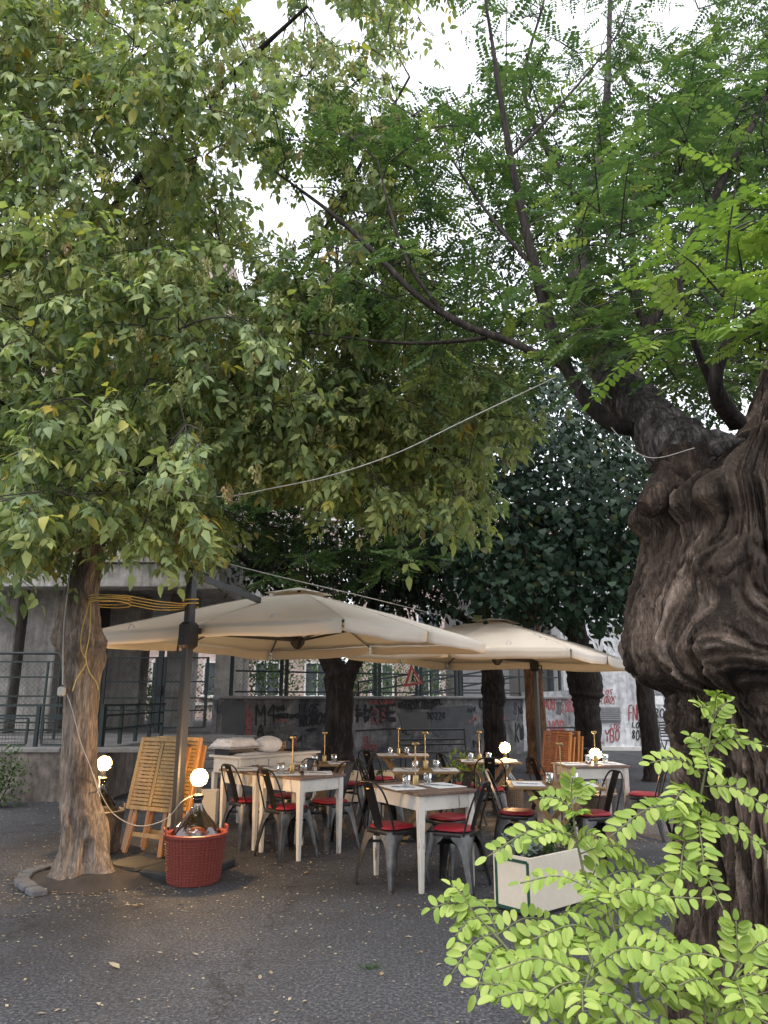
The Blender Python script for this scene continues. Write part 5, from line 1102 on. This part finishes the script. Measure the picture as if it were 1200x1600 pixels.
    MB().bar(c1, c2, .045, .06).build('upper_arm', M['polegrey'], t, sub=L0)
    c3 = P+d*.04+Vector((0, 0, 2.18)); MB().bar(c3, hub+Vector((0, 0, .02)), .05, .06).build('lower_arm', M['polegrey'], t, sub=L0)
    cb = MB().bbox(P+Vector((0, 0, 2.13)), (.19, .14, .26), .03, RM).build('crank_box', M['black'], t, sub=L0); side_ = Vector((-d.y, d.x, 0))
    MB().tube([P+side_*.07+Vector((0, 0, 2.1)), P+side_*.12+Vector((0, 0, 2.1)), P+side_*.13+Vector((0, 0, 1.98)), P+side_*.17+Vector((0, 0, 1.97))], .012, 7).build('crank_handle', M['black'], cb, True, L0)
    MB().bar(P-d*.42+Vector((0, 0, .03)), P+d*.42+Vector((0, 0, .03)), .09, .05).build('base_bar', M['polegrey'], t, sub=L0); MB().bar(P-side_*.42+Vector((0, 0, .032)), P+side_*.42+Vector((0, 0, .032)), .088, .05).build('base_bar', M['polegrey'], t, sub=L0)
    return t, P, pa
pp = on_z(271, 1358)
U1 = parasol('large cream cantilever parasol over the left tables, its pole by the folded tables', -1.05, 9.1, R(-74+45), 3.5, (pp.x, pp.y), 2.25, 2.80)
U2 = parasol('farther cream parasol over the right tables, beside the old trunk', 1.82, 12.1, R(-76+45), 3.5, (2.72, 13.6), 2.19, 2.76, tilt=(-.03, 0))
def slabs(P, pa, where, n=4, s=.42, h=.085):
    for k in range(n):
        a = pa+R(45+90*k); c = P+Vector((math.cos(a), math.sin(a), 0))*(s*.5*math.sqrt(2)+.04); rings = []
        for z, e in ((0.002, .0), (.012, .006), (h-.02, .006), (h, -.012)):
            ring = []; hh = s/2+e
            for q, (qx, qy) in enumerate(((1, 1), (-1, 1), (-1, -1), (1, -1))):
                rad = .2 if q == 0 else .025
                for g in range(7): an = R(90*q+90*g/6); ring.append((qx*(hh-rad)+rad*math.cos(an), qy*(hh-rad)+rad*math.sin(an), z))
            rings.append(ring)
        o = MB().loft(rings).build('base_slab', M['rubber'], smooth=True); o.location = c; o.rotation_euler.z = a-R(45); u_, v_, _ = proj(c)
        tag(o, 'rounded black weight slab on the %s foot, %s' % (where, ('nearest the camera', 'rightmost', 'farthest back', 'leftmost')[SLAB_ORD[k]]), 'weight slab', 'black parasol weight slabs')
SLAB_ORD = [0, 1, 2, 3]
def order_slabs(P, pa):
    c = [P+Vector((math.cos(pa+R(45+90*k)), math.sin(pa+R(45+90*k)), 0)) for k in range(4)]; r_ = [0]*4; rem = list(range(4))
    for val, key in ((0, lambda i: c[i].y), (2, lambda i: -c[i].y), (3, lambda i: c[i].x)):
        j = min(rem, key=key); r_[j] = val; rem.remove(j)
    r_[rem[0]] = 1; return r_
SLAB_ORD = order_slabs(U1[1], U1[2]); slabs(U1[1], U1[2], 'left parasol'); SLAB_ORD = order_slabs(U2[1], U2[2]); slabs(U2[1], U2[2], 'right parasol')
# ---- folded tables leaning in a stack --------------------------------------------------
def folded(label, loc, rz, lean, z0=.0, k=1.0, mat='teakdark', edge='teak', group='folded wooden tables'):
    t = thing('folded_table', label, 'folded table', (loc[0], loc[1], z0), rz, group); t.rotation_euler = (lean, 0, rz); w, hh, b = .74*k, .82*k, .46*k
    for s in (-1, 1): MB().bbox((s*(w/2-.022), 0, b+hh/2), (.044, .03, hh), .004).build('frame_board', M[edge if s > 0 else mat], t)
    for z in (b+.02, b+hh-.02): MB().bbox((0, 0, z), (w-.092, .028, .04), .004).build('frame_board', M[mat], t)
    MB().bbox((.0, .004, b+hh/2), (.04, .03, hh-.084), .004).build('frame_board', M[mat], t)
    n_ = 17
    for c in (-1, 1):
        for i in range(n_):
            z = b+.045+(hh-.09)*(i+.5)/n_; MB().bbox((c*(w/4-.006), 0, z), (w/2-.068, .016, (hh-.09)/n_-.008), .002).build('slat', M[mat], t)
    for s in (-1, 1):
        MB().bar((s*(w/2-.075), .034, -.0), (s*(w/2-.16), .04, b+hh*.75), .045, .024, up=(0, 1, 0)).build('leg', M[edge], t)
        MB().bar((s*(w/2-.02), .066, .02), (s*(w/2-.02), .07, b+hh*.9), .045, .026, up=(0, 1, 0)).build('leg', M[edge], t)
    MB().bar((-w/2+.08, .05, .17), (w/2-.08, .05, .17), .024, .04).build('stretcher', M[mat], t); return t
fp = on_z(218, 1352)
folded('front one of two folded slatted wooden tables leaning by the left parasol pole', (fp.x-.02, fp.y+.02), R(-30), R(-12), .088, .84, 'honey')
folded('rear one of two folded slatted wooden tables leaning by the left parasol pole', (fp.x+.13, fp.y+.13), R(-30), R(-10), .088, .84, 'honey')
M['teakred'] = wood('reddish_teak', (.10, .035, .014), (.19, .075, .028), (.28, .12, .05), .4)
folded('front one of the reddish folded wooden tables by the right parasol pole', (2.55, 11.9), R(-58), R(-10), .0, .82, 'teakred'); folded('back one of the reddish folded wooden tables by the right parasol pole', (2.72, 12.0), R(-58), R(-8), .0, .82, 'teakred')
# ---- demijohn lamps -----------------------------------------------------------------------
def demijohn(label, blabel, x, y, basket_mat, bh=.42, br=.235, gtop=.68):
    t = thing('demijohn', label, 'demijohn', (x, y, 0), R(20), 'demijohns in woven baskets')
    m = MB(); m.lathe([(br*.80, 0), (br*.84, .006), (br*.99, bh*.9), (br*1.01, bh), (br*.96, bh), (br*.94, bh*.9), (br*.80, .012), (.001, .010)], 40, cap=False); bk = m.build('basket', M[basket_mat], t, True)
    m = MB(); m.lathe([(br*1.0, bh-.02), (br*1.06, bh-.015), (br*1.07, bh+.008), (br*1.0, bh+.014), (br*.97, bh)], 40, cap=False); m.build('rim', M[basket_mat], bk, True)
    m = MB()
    for k in range(44):
        a = 2*math.pi*k/44; rr = lambda z: br*(.84+.15*z/(bh*.9))+.002
        m.tube([(rr(z)*math.cos(a), rr(z)*math.sin(a), z) for z in (.015, bh*.45, bh-.02)], .006, 5, False)
    m.build('upright_ribs', M[basket_mat], bk, True)['kind'] = 'stuff'
    for z in np.arange(.03, bh-.03, .022):
        m = MB(); N_ = 88; r0 = br*(.84+.15*z/(bh*.9)); m.tube([((r0+.004+.003*math.cos(k*math.pi))*math.cos(2*math.pi*k/N_), (r0+.004+.003*math.cos(k*math.pi))*math.sin(2*math.pi*k/N_), z) for k in range(N_+1)], .0036, 4, False); m.build('woven_band', M[basket_mat], bk, True)
    for s in (-1, 1): MB().tube([(s*br*1.0, -.06, bh+.005), (s*br*1.03, -.055, bh+.05), (s*br*1.03, .055, bh+.05), (s*br*1.0, .06, bh+.005)], .011, 7).build('handle', M[basket_mat], bk, True)
    m = MB(); m.lathe([(.001, .02), (br*.7, .025), (br*.86, .1), (br*.9, bh*.75), (br*.86, bh*1.0), (br*.62, bh*1.2), (br*.36, bh*1.38), (.05, gtop-.06), (.036, gtop-.03), (.036, gtop), (.044, gtop+.004), (.044, gtop+.016), (.032, gtop+.016)], 40, cap=False); m.build('glass_vessel', M['demiglass'], t, 'all')
    m = MB(); m.lathe([(.03, gtop-.03), (.046, gtop+.018), (.05, gtop+.03), (.05, gtop+.04), (.026, gtop+.055), (.022, gtop+.09), (.024, gtop+.12)], 18); m.build('lamp_holder', M['black'], t, True)
    b = MB(); zc = gtop+.185; b.lathe([(.001, zc-.078), (.022, zc-.072)]+[(.078*math.sin(R(q)), zc-.078*math.cos(R(q))) for q in range(30, 180, 12)]+[(.001, zc+.078)], 28, cap=False); gb = b.build('bulb_glow_globe', M['globe'], t, 'all')
    b = MB(); b.lathe([(.001, zc-.056)]+[(.056*math.sin(R(q)), zc-.056*math.cos(R(q))) for q in range(15, 180, 15)]+[(.001, zc+.056)], 20, cap=False); b.build('bulb_core', M['bulb'], gb, 'all'); return t, zc
dj = on_z(302, 1378); D1 = demijohn('glass demijohn in a red woven plastic basket with a glowing bulb, foreground left', '', dj.x, dj.y, 'terracotta', .39, .255, .66)
D2 = demijohn('glass demijohn in a grey-brown basket with a glowing bulb behind the left trunk', '', -2.93, 8.15, 'brownplastic', .40, .235, .68)
D3 = demijohn('glass demijohn with a glowing bulb beside the middle wooden table', '', 1.68, 10.75, 'brownplastic', .38, .225, .68)
D4 = demijohn('glass demijohn with a glowing bulb behind the right white table', '', 2.75, 10.1, 'brownplastic', .34, .22, .64)
# ---- planters -------------------------------------------------------------------------------
def planter(label, near, ldir, L, W, H, line=True):
    d = Vector((ldir[0], ldir[1], 0)).normalized(); w = Vector((-d.y, d.x, 0)); a = math.atan2(d.y, d.x); c = Vector((near[0], near[1], 0))+d*(L/2)+w*(W/2)
    t = thing('planter_box', label, 'planter', c, a); th = .02
    for s in (-1, 1): MB().bbox((0, s*(W/2-th/2), H/2+.012), (L, th, H-.024), .003).build('side_panel', M['cream'], t); MB().bbox((s*(L/2-th/2), 0, H/2+.012), (th, W-2*th-.002, H-.026), .003).build('end_panel', M['cream'], t)
    MB().box((0, 0, H-.07), (L-2*th-.004, W-2*th-.004, .02)).build('soil_fill', M['soil'], t); MB().bbox((0, 0, .008), (L-.06, W-.06, .016), .002).build('foot_board', M['black'], t)
    if line:
        m = MB(); y0, y1, z0, z1 = -W/2+.03, W/2-.03, .035, H-.035; x_ = -L/2-.002
        for p, q in (((y0, z0), (y1, z0)), ((y1, z0), (y1, z1)), ((y1, z1), (y0, z1)), ((y0, z1), (y0, z0))): m.bar((x_, p[0], p[1]), (x_, q[0], q[1]), .005, .022, up=(0, q[1]-p[1], q[0]-p[0]))
        m.build('painted_line', M['greenline'], t)
    return t, c, a, d, w
nb = on_z(833, 1437)
PL, pc, pa_, pd, pw = planter('cream wooden planter box with a green painted outline, foreground right', nb, (.76, .65), .80, .36, .40)
def succulent(label, c, n_, seed):
    rs = random.Random(seed); t = thing('succulent_plant', label, 'plant', c); lf = MB(); rings = []
    for f, r_ in ((0, .004), (.25, .010), (.6, .017), (.88, .012), (1, .002)): rings.append([(r_*math.cos(2*math.pi*k/7), f*.05, r_*.55*math.sin(2*math.pi*k/7)) for k in range(7)])
    lf.loft(rings); me = lf.mesh('fleshy_leaf', M['succulent'], 'all'); st_ = MB(); cnt = 0
    for k in range(n_):
        a = rs.uniform(0, 6.28); q = rs.uniform(.0, .13); b = Vector((q*math.cos(a), q*.8*math.sin(a), 0)); tp = b*1.6+Vector((0, 0, rs.uniform(.07, .17)))
        st_.tube([b*.6-Vector((0, 0, .01)), tp], .005, 5)
        for j in range(9):
            aa = rs.uniform(0, 6.28); e = rs.uniform(-.1, 1.1); o = link('fleshy_leaf', me, t); p = b*.6+(tp-b*.6)*rs.uniform(.45, 1); o.matrix_local = Matrix.Translation(p) @ Matrix.Rotation(aa, 4, 'Z') @ Matrix.Rotation(e, 4, 'X') @ Matrix.Scale(rs.uniform(.75, 1.15), 4)
    st_.build('stems', M['stem_lime'], t, True); return t
succulent('grey-green succulent trailing over the near end of the cream planter', Vector(pc)-pd*.24+Vector((0, 0, .345)), 30, 4)
def herb(label, c, h, n_, seed, mat, L=.06, spread=.1):
    rs = random.Random(seed); t = thing('herb_plant', label, 'plant', c); st_ = MB(); v, f = leaflet8(L, L*.55, .2, .3); me = np_mesh('leaf', v, f, M[mat], np.zeros(len(v)))
    for k in range(n_):
        a = rs.uniform(0, 6.28); b = Vector((spread*.4*math.cos(a), spread*.4*math.sin(a), 0)); tp = b*2.6+Vector((0, 0, h*rs.uniform(.6, 1))); st_.tube([b-Vector((0, 0, .01)), (b+tp)/2+Vector((0, 0, .02)), tp], [.004, .003, .002], 5)
        for j in range(10): o = link('leaf', me, t); p = b+(tp-b)*rs.uniform(.3, 1); o.matrix_local = Matrix.Translation(p) @ Matrix.Rotation(rs.uniform(0, 6.28), 4, 'Z') @ Matrix.Rotation(rs.uniform(-.5, .6), 4, 'X') @ Matrix.Scale(rs.uniform(.6, 1.2), 4)
    st_.build('stems', M['stem_lime'], t, True); return t
herb('green basil plant in the middle of the cream planter', Vector(pc)+pd*.0+Vector((0, 0, .345)), .24, 18, 5, 'leaf_basil'); herb('taller leafy herb at the far end of the cream planter', Vector(pc)+pd*.22+Vector((0, 0, .345)), .26, 14, 6, 'leaf_basil', .05, .12)
p = on_z(531, 1256); q_ = planter('long cream planter box in front of the forked tree trunk', (p.x, p.y), (1, .12), .82, .34, .44, False); herb('low green plants growing along the long cream planter', Vector(q_[1])+Vector((0, 0, .385)), .1, 16, 9, 'leaf_basil', .06, .3)
p = on_z(256, 1296); q_ = planter('cream planter box half hidden behind the left folded tables', (p.x, p.y), (1, .1), .6, .3, .42, False)
# ---- benches ------------------------------------------------------------------------------------
def bench(label, x, y, rz, W=1.5):
    t = thing('park_bench', label, 'bench', (x, y, 0), rz)
    for s in (-1, 1):
        MB().tube([(s*W/2, -.02, 0), (s*W/2, .0, .42), (s*W/2, .06, .45), (s*W/2, .13, .88)], .02, 8).build('side_frame', M['blackmetal'], t, True); MB().tube([(s*W/2, -.42, 0), (s*W/2, -.44, .42), (s*W/2, 0, .43)], .02, 8).build('leg', M['blackmetal'], t, True)
    for k in range(5): MB().bbox((0, -.42+k*.095, .45), (W+.1, .075, .03), .006).build('seat_slat', M['blackmetal'], t)
    for z in (.58, .68, .88): MB().tube([(-W/2, .07+(z-.45)*.14, z), (W/2, .07+(z-.45)*.14, z)], .018, 8).build('back_rail', M['blackmetal'], t, True)
bench('black metal bench against the graffiti wall in the middle', at(678, 1160, 16.4).x, 16.4, R(12), 1.45); bench('black metal bench half hidden behind the right folded tables', at(868, 1160, 17.5).x, 17.5, R(12), 1.1)
wl_ch = thing('slatted_chair', 'slim dark slatted chair by the white doors, cut by the old trunk', 'chair', on_z(1052, 1186)); 
for s in (-1, 1):
    MB().bar((s*.2, -.2, 0), (s*.2, .2, .46), .02).build('leg', M['blackmetal'], wl_ch); MB().bar((s*.2, .2, 0), (s*.2, -.2, .46), .021).build('leg', M['blackmetal'], wl_ch); MB().bar((s*.2, .2, .44), (s*.2, .26, .95), .02).build('back_post', M['blackmetal'], wl_ch)
for k in range(5): MB().box((0, -.2+k*.1, .465), (.44, .07, .015)).build('seat_slat', M['blackmetal'], wl_ch)
for k in range(6): MB().box((0, .212+k*.011, .56+k*.07), (.42, .012, .04)).build('back_slat', M['blackmetal'], wl_ch)
# ---- ropes and cables ----------------------------------------------------------------------------
def cable(name, label, pts, r_, mat, cat, n=10): o = MB().tube([tuple(p) for p in crom([tuple(p) for p in pts], n)], r_, 7).build(name, M[mat], smooth='all'); return tag(o, label, cat)
Pp = U1[1]; zr = at(275, 945, Pp.y).z; tl = LT
rp = thing('yellow_rope', 'yellow rope tied from the left trunk to the parasol pole', 'rope', (LT.x, LT.y, 2.0)); L_ = rp.location
for k in range(4):
    zt = at(130, 932+k*4, LT.y).z; m = MB(); m.tube([(LT.x+.02+.195*math.cos(a), LT.y+.195*math.sin(a), zt+.01*math.sin(a+k)) for a in np.linspace(0, 6.2, 40)], .0055, 6); m.build('loop', M['rope'], rp, 'all', L_)
for k in range(4):
    a = Vector((LT.x+.2, LT.y-.1+.05*k, at(130, 932+k*4, LT.y).z)); b = Vector((Pp.x-.02, Pp.y-.06+.03*k, zr-.012*k)); MB().tube(crom([a, (a+b)/2-Vector((0, 0, .012+.006*k)), b], 8), .0052, 6).build('strand', M['rope'], rp, 'all', L_)
MB().tube([(Pp.x+.075*math.cos(a), Pp.y+.075*math.sin(a), zr-.02+.006*a) for a in np.linspace(0, 12.5, 50)], .008, 6).build('knot', M['rope'], rp, 'all', L_)
for pts in (((140, 940), (128, 985), (127, 1015), (135, 1035), (120, 1060), (113, 1080)), ((142, 940), (140, 990), (134, 1025), (140, 1050), (150, 1065), (154, 1078))):
    MB().tube(crom([at(u, v, LT.y-.235) for u, v in pts], 8), .005, 6).build('loose_end', M['rope'], rp, 'all', L_)
ex = thing('socket_cable', 'white power cable with a socket block hanging down the left trunk', 'cable', at(97, 1075, LT.y-.21)); L_ = ex.location
MB().tube(crom([at(u, v, LT.y-.21) for u, v in ((112, 850), (108, 900), (100, 980), (98, 1060), (98, 1070))], 8), .006, 7).build('cord', M['cable'], ex, 'all', L_)
MB().bbox((0, 0, -.03), (.062, .06, .085), .014).build('socket_block', M['cable'], ex); MB().tube(crom([at(u, v, LT.y-.20) for u, v in ((104, 1084), (113, 1110), (126, 1160), (140, 1195), (150, 1225), (156, 1245))], 8), .0035, 7).build('cord', M['cable'], ex, 'all', L_)
m = MB(); [m.tube([tuple(at(110+9*math.cos(a)+k*2, 842+16*math.sin(a)+k, LT.y-.23-.01*k)) for a in np.linspace(0, 6.28, 24)], .009, 6) for k in range(4)]; m.build('coil', M['cable'], ex, 'all', L_)
dB = Vector((dj.x, dj.y, .70)); d2 = Vector((-2.93, 8.15, .76))
cable('lamp_cable', 'white flex running from the left trunk across to the foreground demijohn lamp', [at(146, 1210, LT.y-.2), at(160, 1245, 7.2), at(178, 1272, 7.3), at(205, 1288, 7.3), at(230, 1290, 7.1), at(262, 1278, 6.95), at(285, 1252, 6.9), dB+Vector((0, .05, .01))], .0042, 'cable', 'cable')
cable('lamp_cable', 'short white flex from the left trunk to the lamp behind it', [at(152, 1238, LT.y-.1), at(155, 1228, 7.5), d2+Vector((-.02, -.05, -.02))], .006, 'cable', 'cable')
cable('overhead_cable', 'pale cable sagging through the leaves from the left tree to the old trunk', [at(235, 764, 5.6), at(340, 776, 5.3), at(430, 762, 5.0), at(520, 742, 4.75), at(620, 708, 4.5), at(720, 660, 4.25), at(800, 622, 4.05), at(868, 590, 3.84)], .0036, 'cable', 'cable')
cable('overhead_cable', 'thin cord looping from the slender branch to the old trunk', [at(955, 668, 3.58), at(975, 690, 3.5), at(1000, 710, 3.4), at(1030, 715, 3.25), at(1085, 700, 2.98)], .0022, 'cable', 'cable')
cable('overhead_cable', 'thin pale wire running above the two parasols', [at(300, 866, 7.4), at(420, 897, 8.5), at(560, 930, 10), at(690, 962, 11.8)], .006, 'cable', 'cable')
# ---- stones edging the left tree pit ---------------------------------------------------------------
se = thing('stone_edging', 'curved row of dark paving stones edging the soil around the left tree', 'edging', on_z(40, 1385)); L_ = se.location
ed = [on_z(u, v) for u, v in ((82, 1359), (64, 1363), (48, 1369), (37, 1376), (35, 1384), (43, 1391), (56, 1398))]
for i, p in enumerate(ed):
    d_ = ed[min(i+1, len(ed)-1)]-ed[max(i-1, 0)]; ln = d_.length/(2 if 0 < i < len(ed)-1 else 1); m = MB(); m.bbox((p.x, p.y, .022+.004*(i % 3)), (ln*.9, .12, .05), .01, Matrix.Rotation(math.atan2(d_.y, d_.x)+.08*math.sin(i*2.1), 3, 'Z')); m.build('stone', M['stone'], se, sub=L_)
# ---- fallen leaves and litter -----------------------------------------------------------------------
rs = random.Random(77); V = []; F = []; rn = []
def flake(x, y, L, W, a):
    o = len(V); c, s = math.cos(a), math.sin(a); z = .004+rs.random()*.004
    for px, py, pz in ((-L/2, 0, 0), (0, -W/2, rs.uniform(0, .4)*W), (L/2, 0, rs.uniform(0, .3)*W), (0, W/2, rs.uniform(0, .4)*W)): V.append((x+c*px-s*py, y+s*px+c*py, z+pz))
    F.append((o, o+1, o+2)); F.append((o, o+2, o+3)); r_ = rs.random(); rn.extend([r_]*4)
for _ in range(11000):
    Y_ = rs.uniform(3.4, 20)**1.0; x = rs.uniform(-.62, .62)*Y_; d = fbm((x*.5, Y_*.5, 3), 3)
    if Y_ < 6 and rs.random() < .35: continue
    if d < rs.uniform(-.7, .5): continue
    L = rs.choice((.012, .016, .02, .024, .03)) if rs.random() < .94 else rs.uniform(.035, .06); flake(x, Y_, L, L*rs.uniform(.35, .6), rs.uniform(0, 6.28))
for _ in range(1800):
    Y_ = rs.uniform(5.8, 12); x = rs.uniform(-.5, .5)*Y_; L = rs.uniform(.014, .036); flake(x, Y_, L, L*rs.uniform(.4, .65), rs.uniform(0, 6.28))
for _ in range(900):
    a = rs.uniform(0, 6.28); q = abs(rs.gauss(.55, .3)); flake(LT.x+.15+q*math.cos(a)*1.2, LT.y+q*math.sin(a)*.9, rs.uniform(.015, .04), rs.uniform(.008, .018), rs.uniform(0, 6.28))
o = link('leaf_litter', np_mesh('leaf_litter', np.array(V), np.array(F), M['drytan'], np.array(rn))); tag(o, 'scattered tan leaf fragments over the asphalt', 'litter', kind='stuff')
for i, (u, v, L, lab) in enumerate(((187, 1515, .085, 'curled brown fallen leaf on the asphalt at the lower left'), (219, 1417, .08, 'reddish fallen leaf in front of the left tree pit'), (280, 1412, .06, 'pale yellow fallen leaf in front of the red basket'), (474, 1366, .05, 'yellow fallen leaf in front of the left white tables'), (406, 1532, .04, 'small pale fallen leaf in the middle of the asphalt'), (310, 1494, .04, 'small tan fallen leaf left of the middle of the asphalt'))):
    v_, f_ = leaflet8(L, L*.55, .5, -.3); me = np_mesh('fallen_leaf', v_, f_, M['drytan'], np.full(len(v_), .2*i)); o = link('fallen_leaf', me); p = on_z(u, v); o.location = (p.x, p.y, .006); o.rotation_euler.z = i*1.3+1.2; tag(o, lab, 'leaf', 'large fallen leaves')
p = on_z(578, 1514); m = MB()
for k in range(60): a = rs.uniform(0, 6.28); q = rs.uniform(0, .07); b = Vector((q*math.cos(a), q*.5*math.sin(a), 0)); e = b+Vector((rs.gauss(0, .03), rs.gauss(0, .02), rs.uniform(.01, .045))); m.add([b-Vector((.002, 0, 0)), b+Vector((.002, 0, 0)), e], [(0, 1, 2)])
o = m.build('grass_tuft', M['leaf_mid']); o.location = (p.x, p.y, .001); tag(o, 'little tuft of grass growing in an asphalt crack', 'grass')
# ---- bright locust suckers in the foreground --------------------------------------------------------
def leaflet_mesh(L=.047, W=.0235, cu=.06, fo=.10, tw=0.0):
    m = MB(); V = []; F = []; prof_ = [(0, .02), (.1, .55), (.3, .95), (.55, 1.0), (.8, .8), (.94, .45), (1.0, .12)]
    for t_, w in prof_: V += [(-w*W/2, t_*L, fo*w*W-cu*L*t_*t_-tw*w*W*t_), (0, t_*L-(.03*L if t_ == 1 else 0), -cu*L*t_*t_), (w*W/2, t_*L, fo*w*W-cu*L*t_*t_+tw*w*W*t_)]
    for i in range(len(prof_)-1):
        for j in (0, 1): a = i*3+j; F.append((a, a+1, a+4, a+3))
    m.add(V, F); me = m.mesh('leaflet', M['leaf_lime'], 'all'); return me
LFS = [leaflet_mesh(), leaflet_mesh(.050, .0225, .22, .2, .15), leaflet_mesh(.043, .024, -.08, .06, -.2), leaflet_mesh(.046, .021, .35, .3, .1), leaflet_mesh(.040, .0225, .1, .25, -.1)]
def sucker(label, stem, leaves, extra=0, size=1.0):
    """stem: (u, v, Y) from the ground upwards; leaves: (fraction along the stem, tip u, tip v, tip Y)"""
    rs = random.Random(int(stem[0][0])); pts = [at(*q) for q in stem]; base = Vector((pts[0].x+.04, pts[0].y+.05, 0)); C = crom([tuple(base)]+[tuple(p) for p in pts], 8)
    t = thing('locust_sucker', label, 'sapling', base, 0, 'young locust suckers'); n_ = len(C); MB().tube([tuple(p) for p in C], [.008-.006*i/n_ for i in range(n_)], 7).build('stem', M['stem_lime'], t, 'all', base)
    jobs = [(f, at(u, v, Y_)) for f, u, v, Y_ in leaves]; a = rs.uniform(0, 6)
    for k in range(extra):
        f = .35+.62*(k+.5)/extra; p = Vector(C[int(f*(n_-1))]); a += 2.4; L = rs.uniform(.25, .33)*size; jobs.append((f, p+Vector((math.cos(a)*L, math.sin(a)*L*.75, rs.uniform(-.06, .1)))))
    for f, tip in jobs:
        b = Vector(C[min(n_-1, int(f*(n_-1)))]); d = tip-b; L = d.length
        if L > .36: d *= .36/L; L = .36; tip = b+d
        mid = (b+tip)/2+Vector((0, 0, .15*L)); Q = crom([tuple(b), tuple(mid), tuple(tip)], 9); lf = MB().tube([tuple(q) for q in Q], [.0022]*len(Q), 5).build('leaf', M['stem_lime'], t, 'all', base)
        npair = max(6, min(13, int(L/.0235))); hd = Vector((d.x, d.y, 0)).normalized() if abs(d.x)+abs(d.y) > 1e-4 else Vector((1, 0, 0)); roll = rs.uniform(-.3, .3); sz = (.80+L*1.0)*(.5+.5*size)
        for k in range(npair+1):
            ft = .14+.86*k/npair; ii = min(len(Q)-1, int(ft*(len(Q)-1))); p = Vector(Q[ii]); tg = (Vector(Q[min(ii+1, len(Q)-1)])-Vector(Q[max(ii-1, 0)])).normalized()
            upv = Vector((0, -.6, .8)); sd = tg.cross(upv).normalized(); nm = sd.cross(tg).normalized(); sd2 = (sd*math.cos(roll)+nm*math.sin(roll)); nm2 = tg.cross(sd2)*-1; 
            if nm2.dot(upv) < 0: nm2 = -nm2
            for s in ((-1, 1) if k < npair else (0,)):
                y_ = (sd2*s*.92+tg*.38+nm2*rs.uniform(-.22, .1)+rv(rs, .05)).normalized() if s else tg; x_ = y_.cross(nm2).normalized(); z_ = x_.cross(y_); k_ = sz*(1-.45*max(0, ft-.7))*rs.uniform(.9, 1.1); o = link('leaflet', rs.choice(LFS), lf)
                o.matrix_local = Matrix.Translation(p+y_*.003-base) @ Matrix((x_, y_, z_)).transposed().to_4x4() @ Matrix.Scale(k_, 4)
    return t
sucker('tallest lime green locust sucker rising in front of the old trunk', [(1040, 1600, 2.5), (1050, 1450, 2.52), (1063, 1387, 2.53), (1073, 1343, 2.54), (1083, 1300, 2.55), (1092, 1258, 2.55), (1101, 1210, 2.55), (1108, 1160, 2.55), (1118, 1100, 2.55)],
       [(.99, 1122, 1084, 2.5), (.97, 1092, 1104, 2.5), (.95, 1135, 1098, 2.55), (.92, 1150, 1140, 2.5), (.88, 1195, 1166, 2.5), (.86, 1078, 1150, 2.6), (.83, 1110, 1205, 2.35), (.78, 1016, 1192, 2.5), (.74, 1212, 1272, 2.5), (.70, 1048, 1262, 2.35), (.64, 950, 1310, 2.45), (.63, 1100, 1350, 2.3), (.62, 1215, 1345, 2.5), (.52, 1062, 1372, 2.3), (.47, 1130, 1420, 2.4), (.42, 990, 1440, 2.4)], 1)
sucker('slender lime sucker rising in front of the cream planter', [(968, 1600, 2.4), (940, 1480, 2.42), (918, 1390, 2.44), (908, 1345, 2.45), (899, 1300, 2.46), (892, 1240, 2.47)],
       [(.99, 895, 1215, 2.45), (.97, 920, 1225, 2.5), (.95, 842, 1247, 2.5), (.90, 905, 1270, 2.4), (.80, 832, 1312, 2.4), (.78, 930, 1305, 2.4), (.72, 998, 1342, 2.5), (.56, 920, 1390, 2.3), (.5, 1020, 1370, 2.5), (.4, 1010, 1425, 2.3)], 2, .9)
sucker('low lime sucker arching left over the asphalt in front of the planter', [(900, 1640, 2.25), (850, 1560, 2.3), (801, 1494, 2.35), (778, 1466, 2.37), (750, 1436, 2.38), (735, 1420, 2.38)],
       [(.99, 674, 1420, 2.4), (.98, 705, 1384, 2.4), (.86, 712, 1463, 2.35), (.72, 706, 1522, 2.3), (.70, 866, 1440, 2.4), (.62, 742, 1553, 2.2), (.58, 806, 1552, 2.2), (.5, 900, 1500, 2.4)], 1)
sucker('bushy lime sucker in the lower right between planter and trunk', [(1010, 1660, 2.15), (990, 1560, 2.2), (968, 1480, 2.25), (950, 1420, 2.28), (945, 1395, 2.3)], [(.9, 1030, 1400, 2.2), (.7, 1060, 1480, 2.2), (.6, 850, 1480, 2.2), (.5, 1060, 1560, 2.1)], 10, .82)
sucker('lime sucker at the bottom of the picture left of the old trunk', [(890, 1680, 2.05), (900, 1600, 2.08), (915, 1540, 2.1), (930, 1490, 2.12)], [(.8, 820, 1600, 2.0), (.7, 1000, 1590, 2.0)], 11, .85)
sucker('lime sucker at the bottom right corner in front of the trunk', [(1090, 1700, 2.05), (1110, 1620, 2.08), (1140, 1540, 2.1), (1170, 1490, 2.12)], [(.95, 1210, 1470, 2.1), (.9, 1150, 1440, 2.1), (.8, 1220, 1540, 2.0), (.7, 1060, 1540, 2.0), (.6, 1200, 1600, 1.95)], 8, .9)
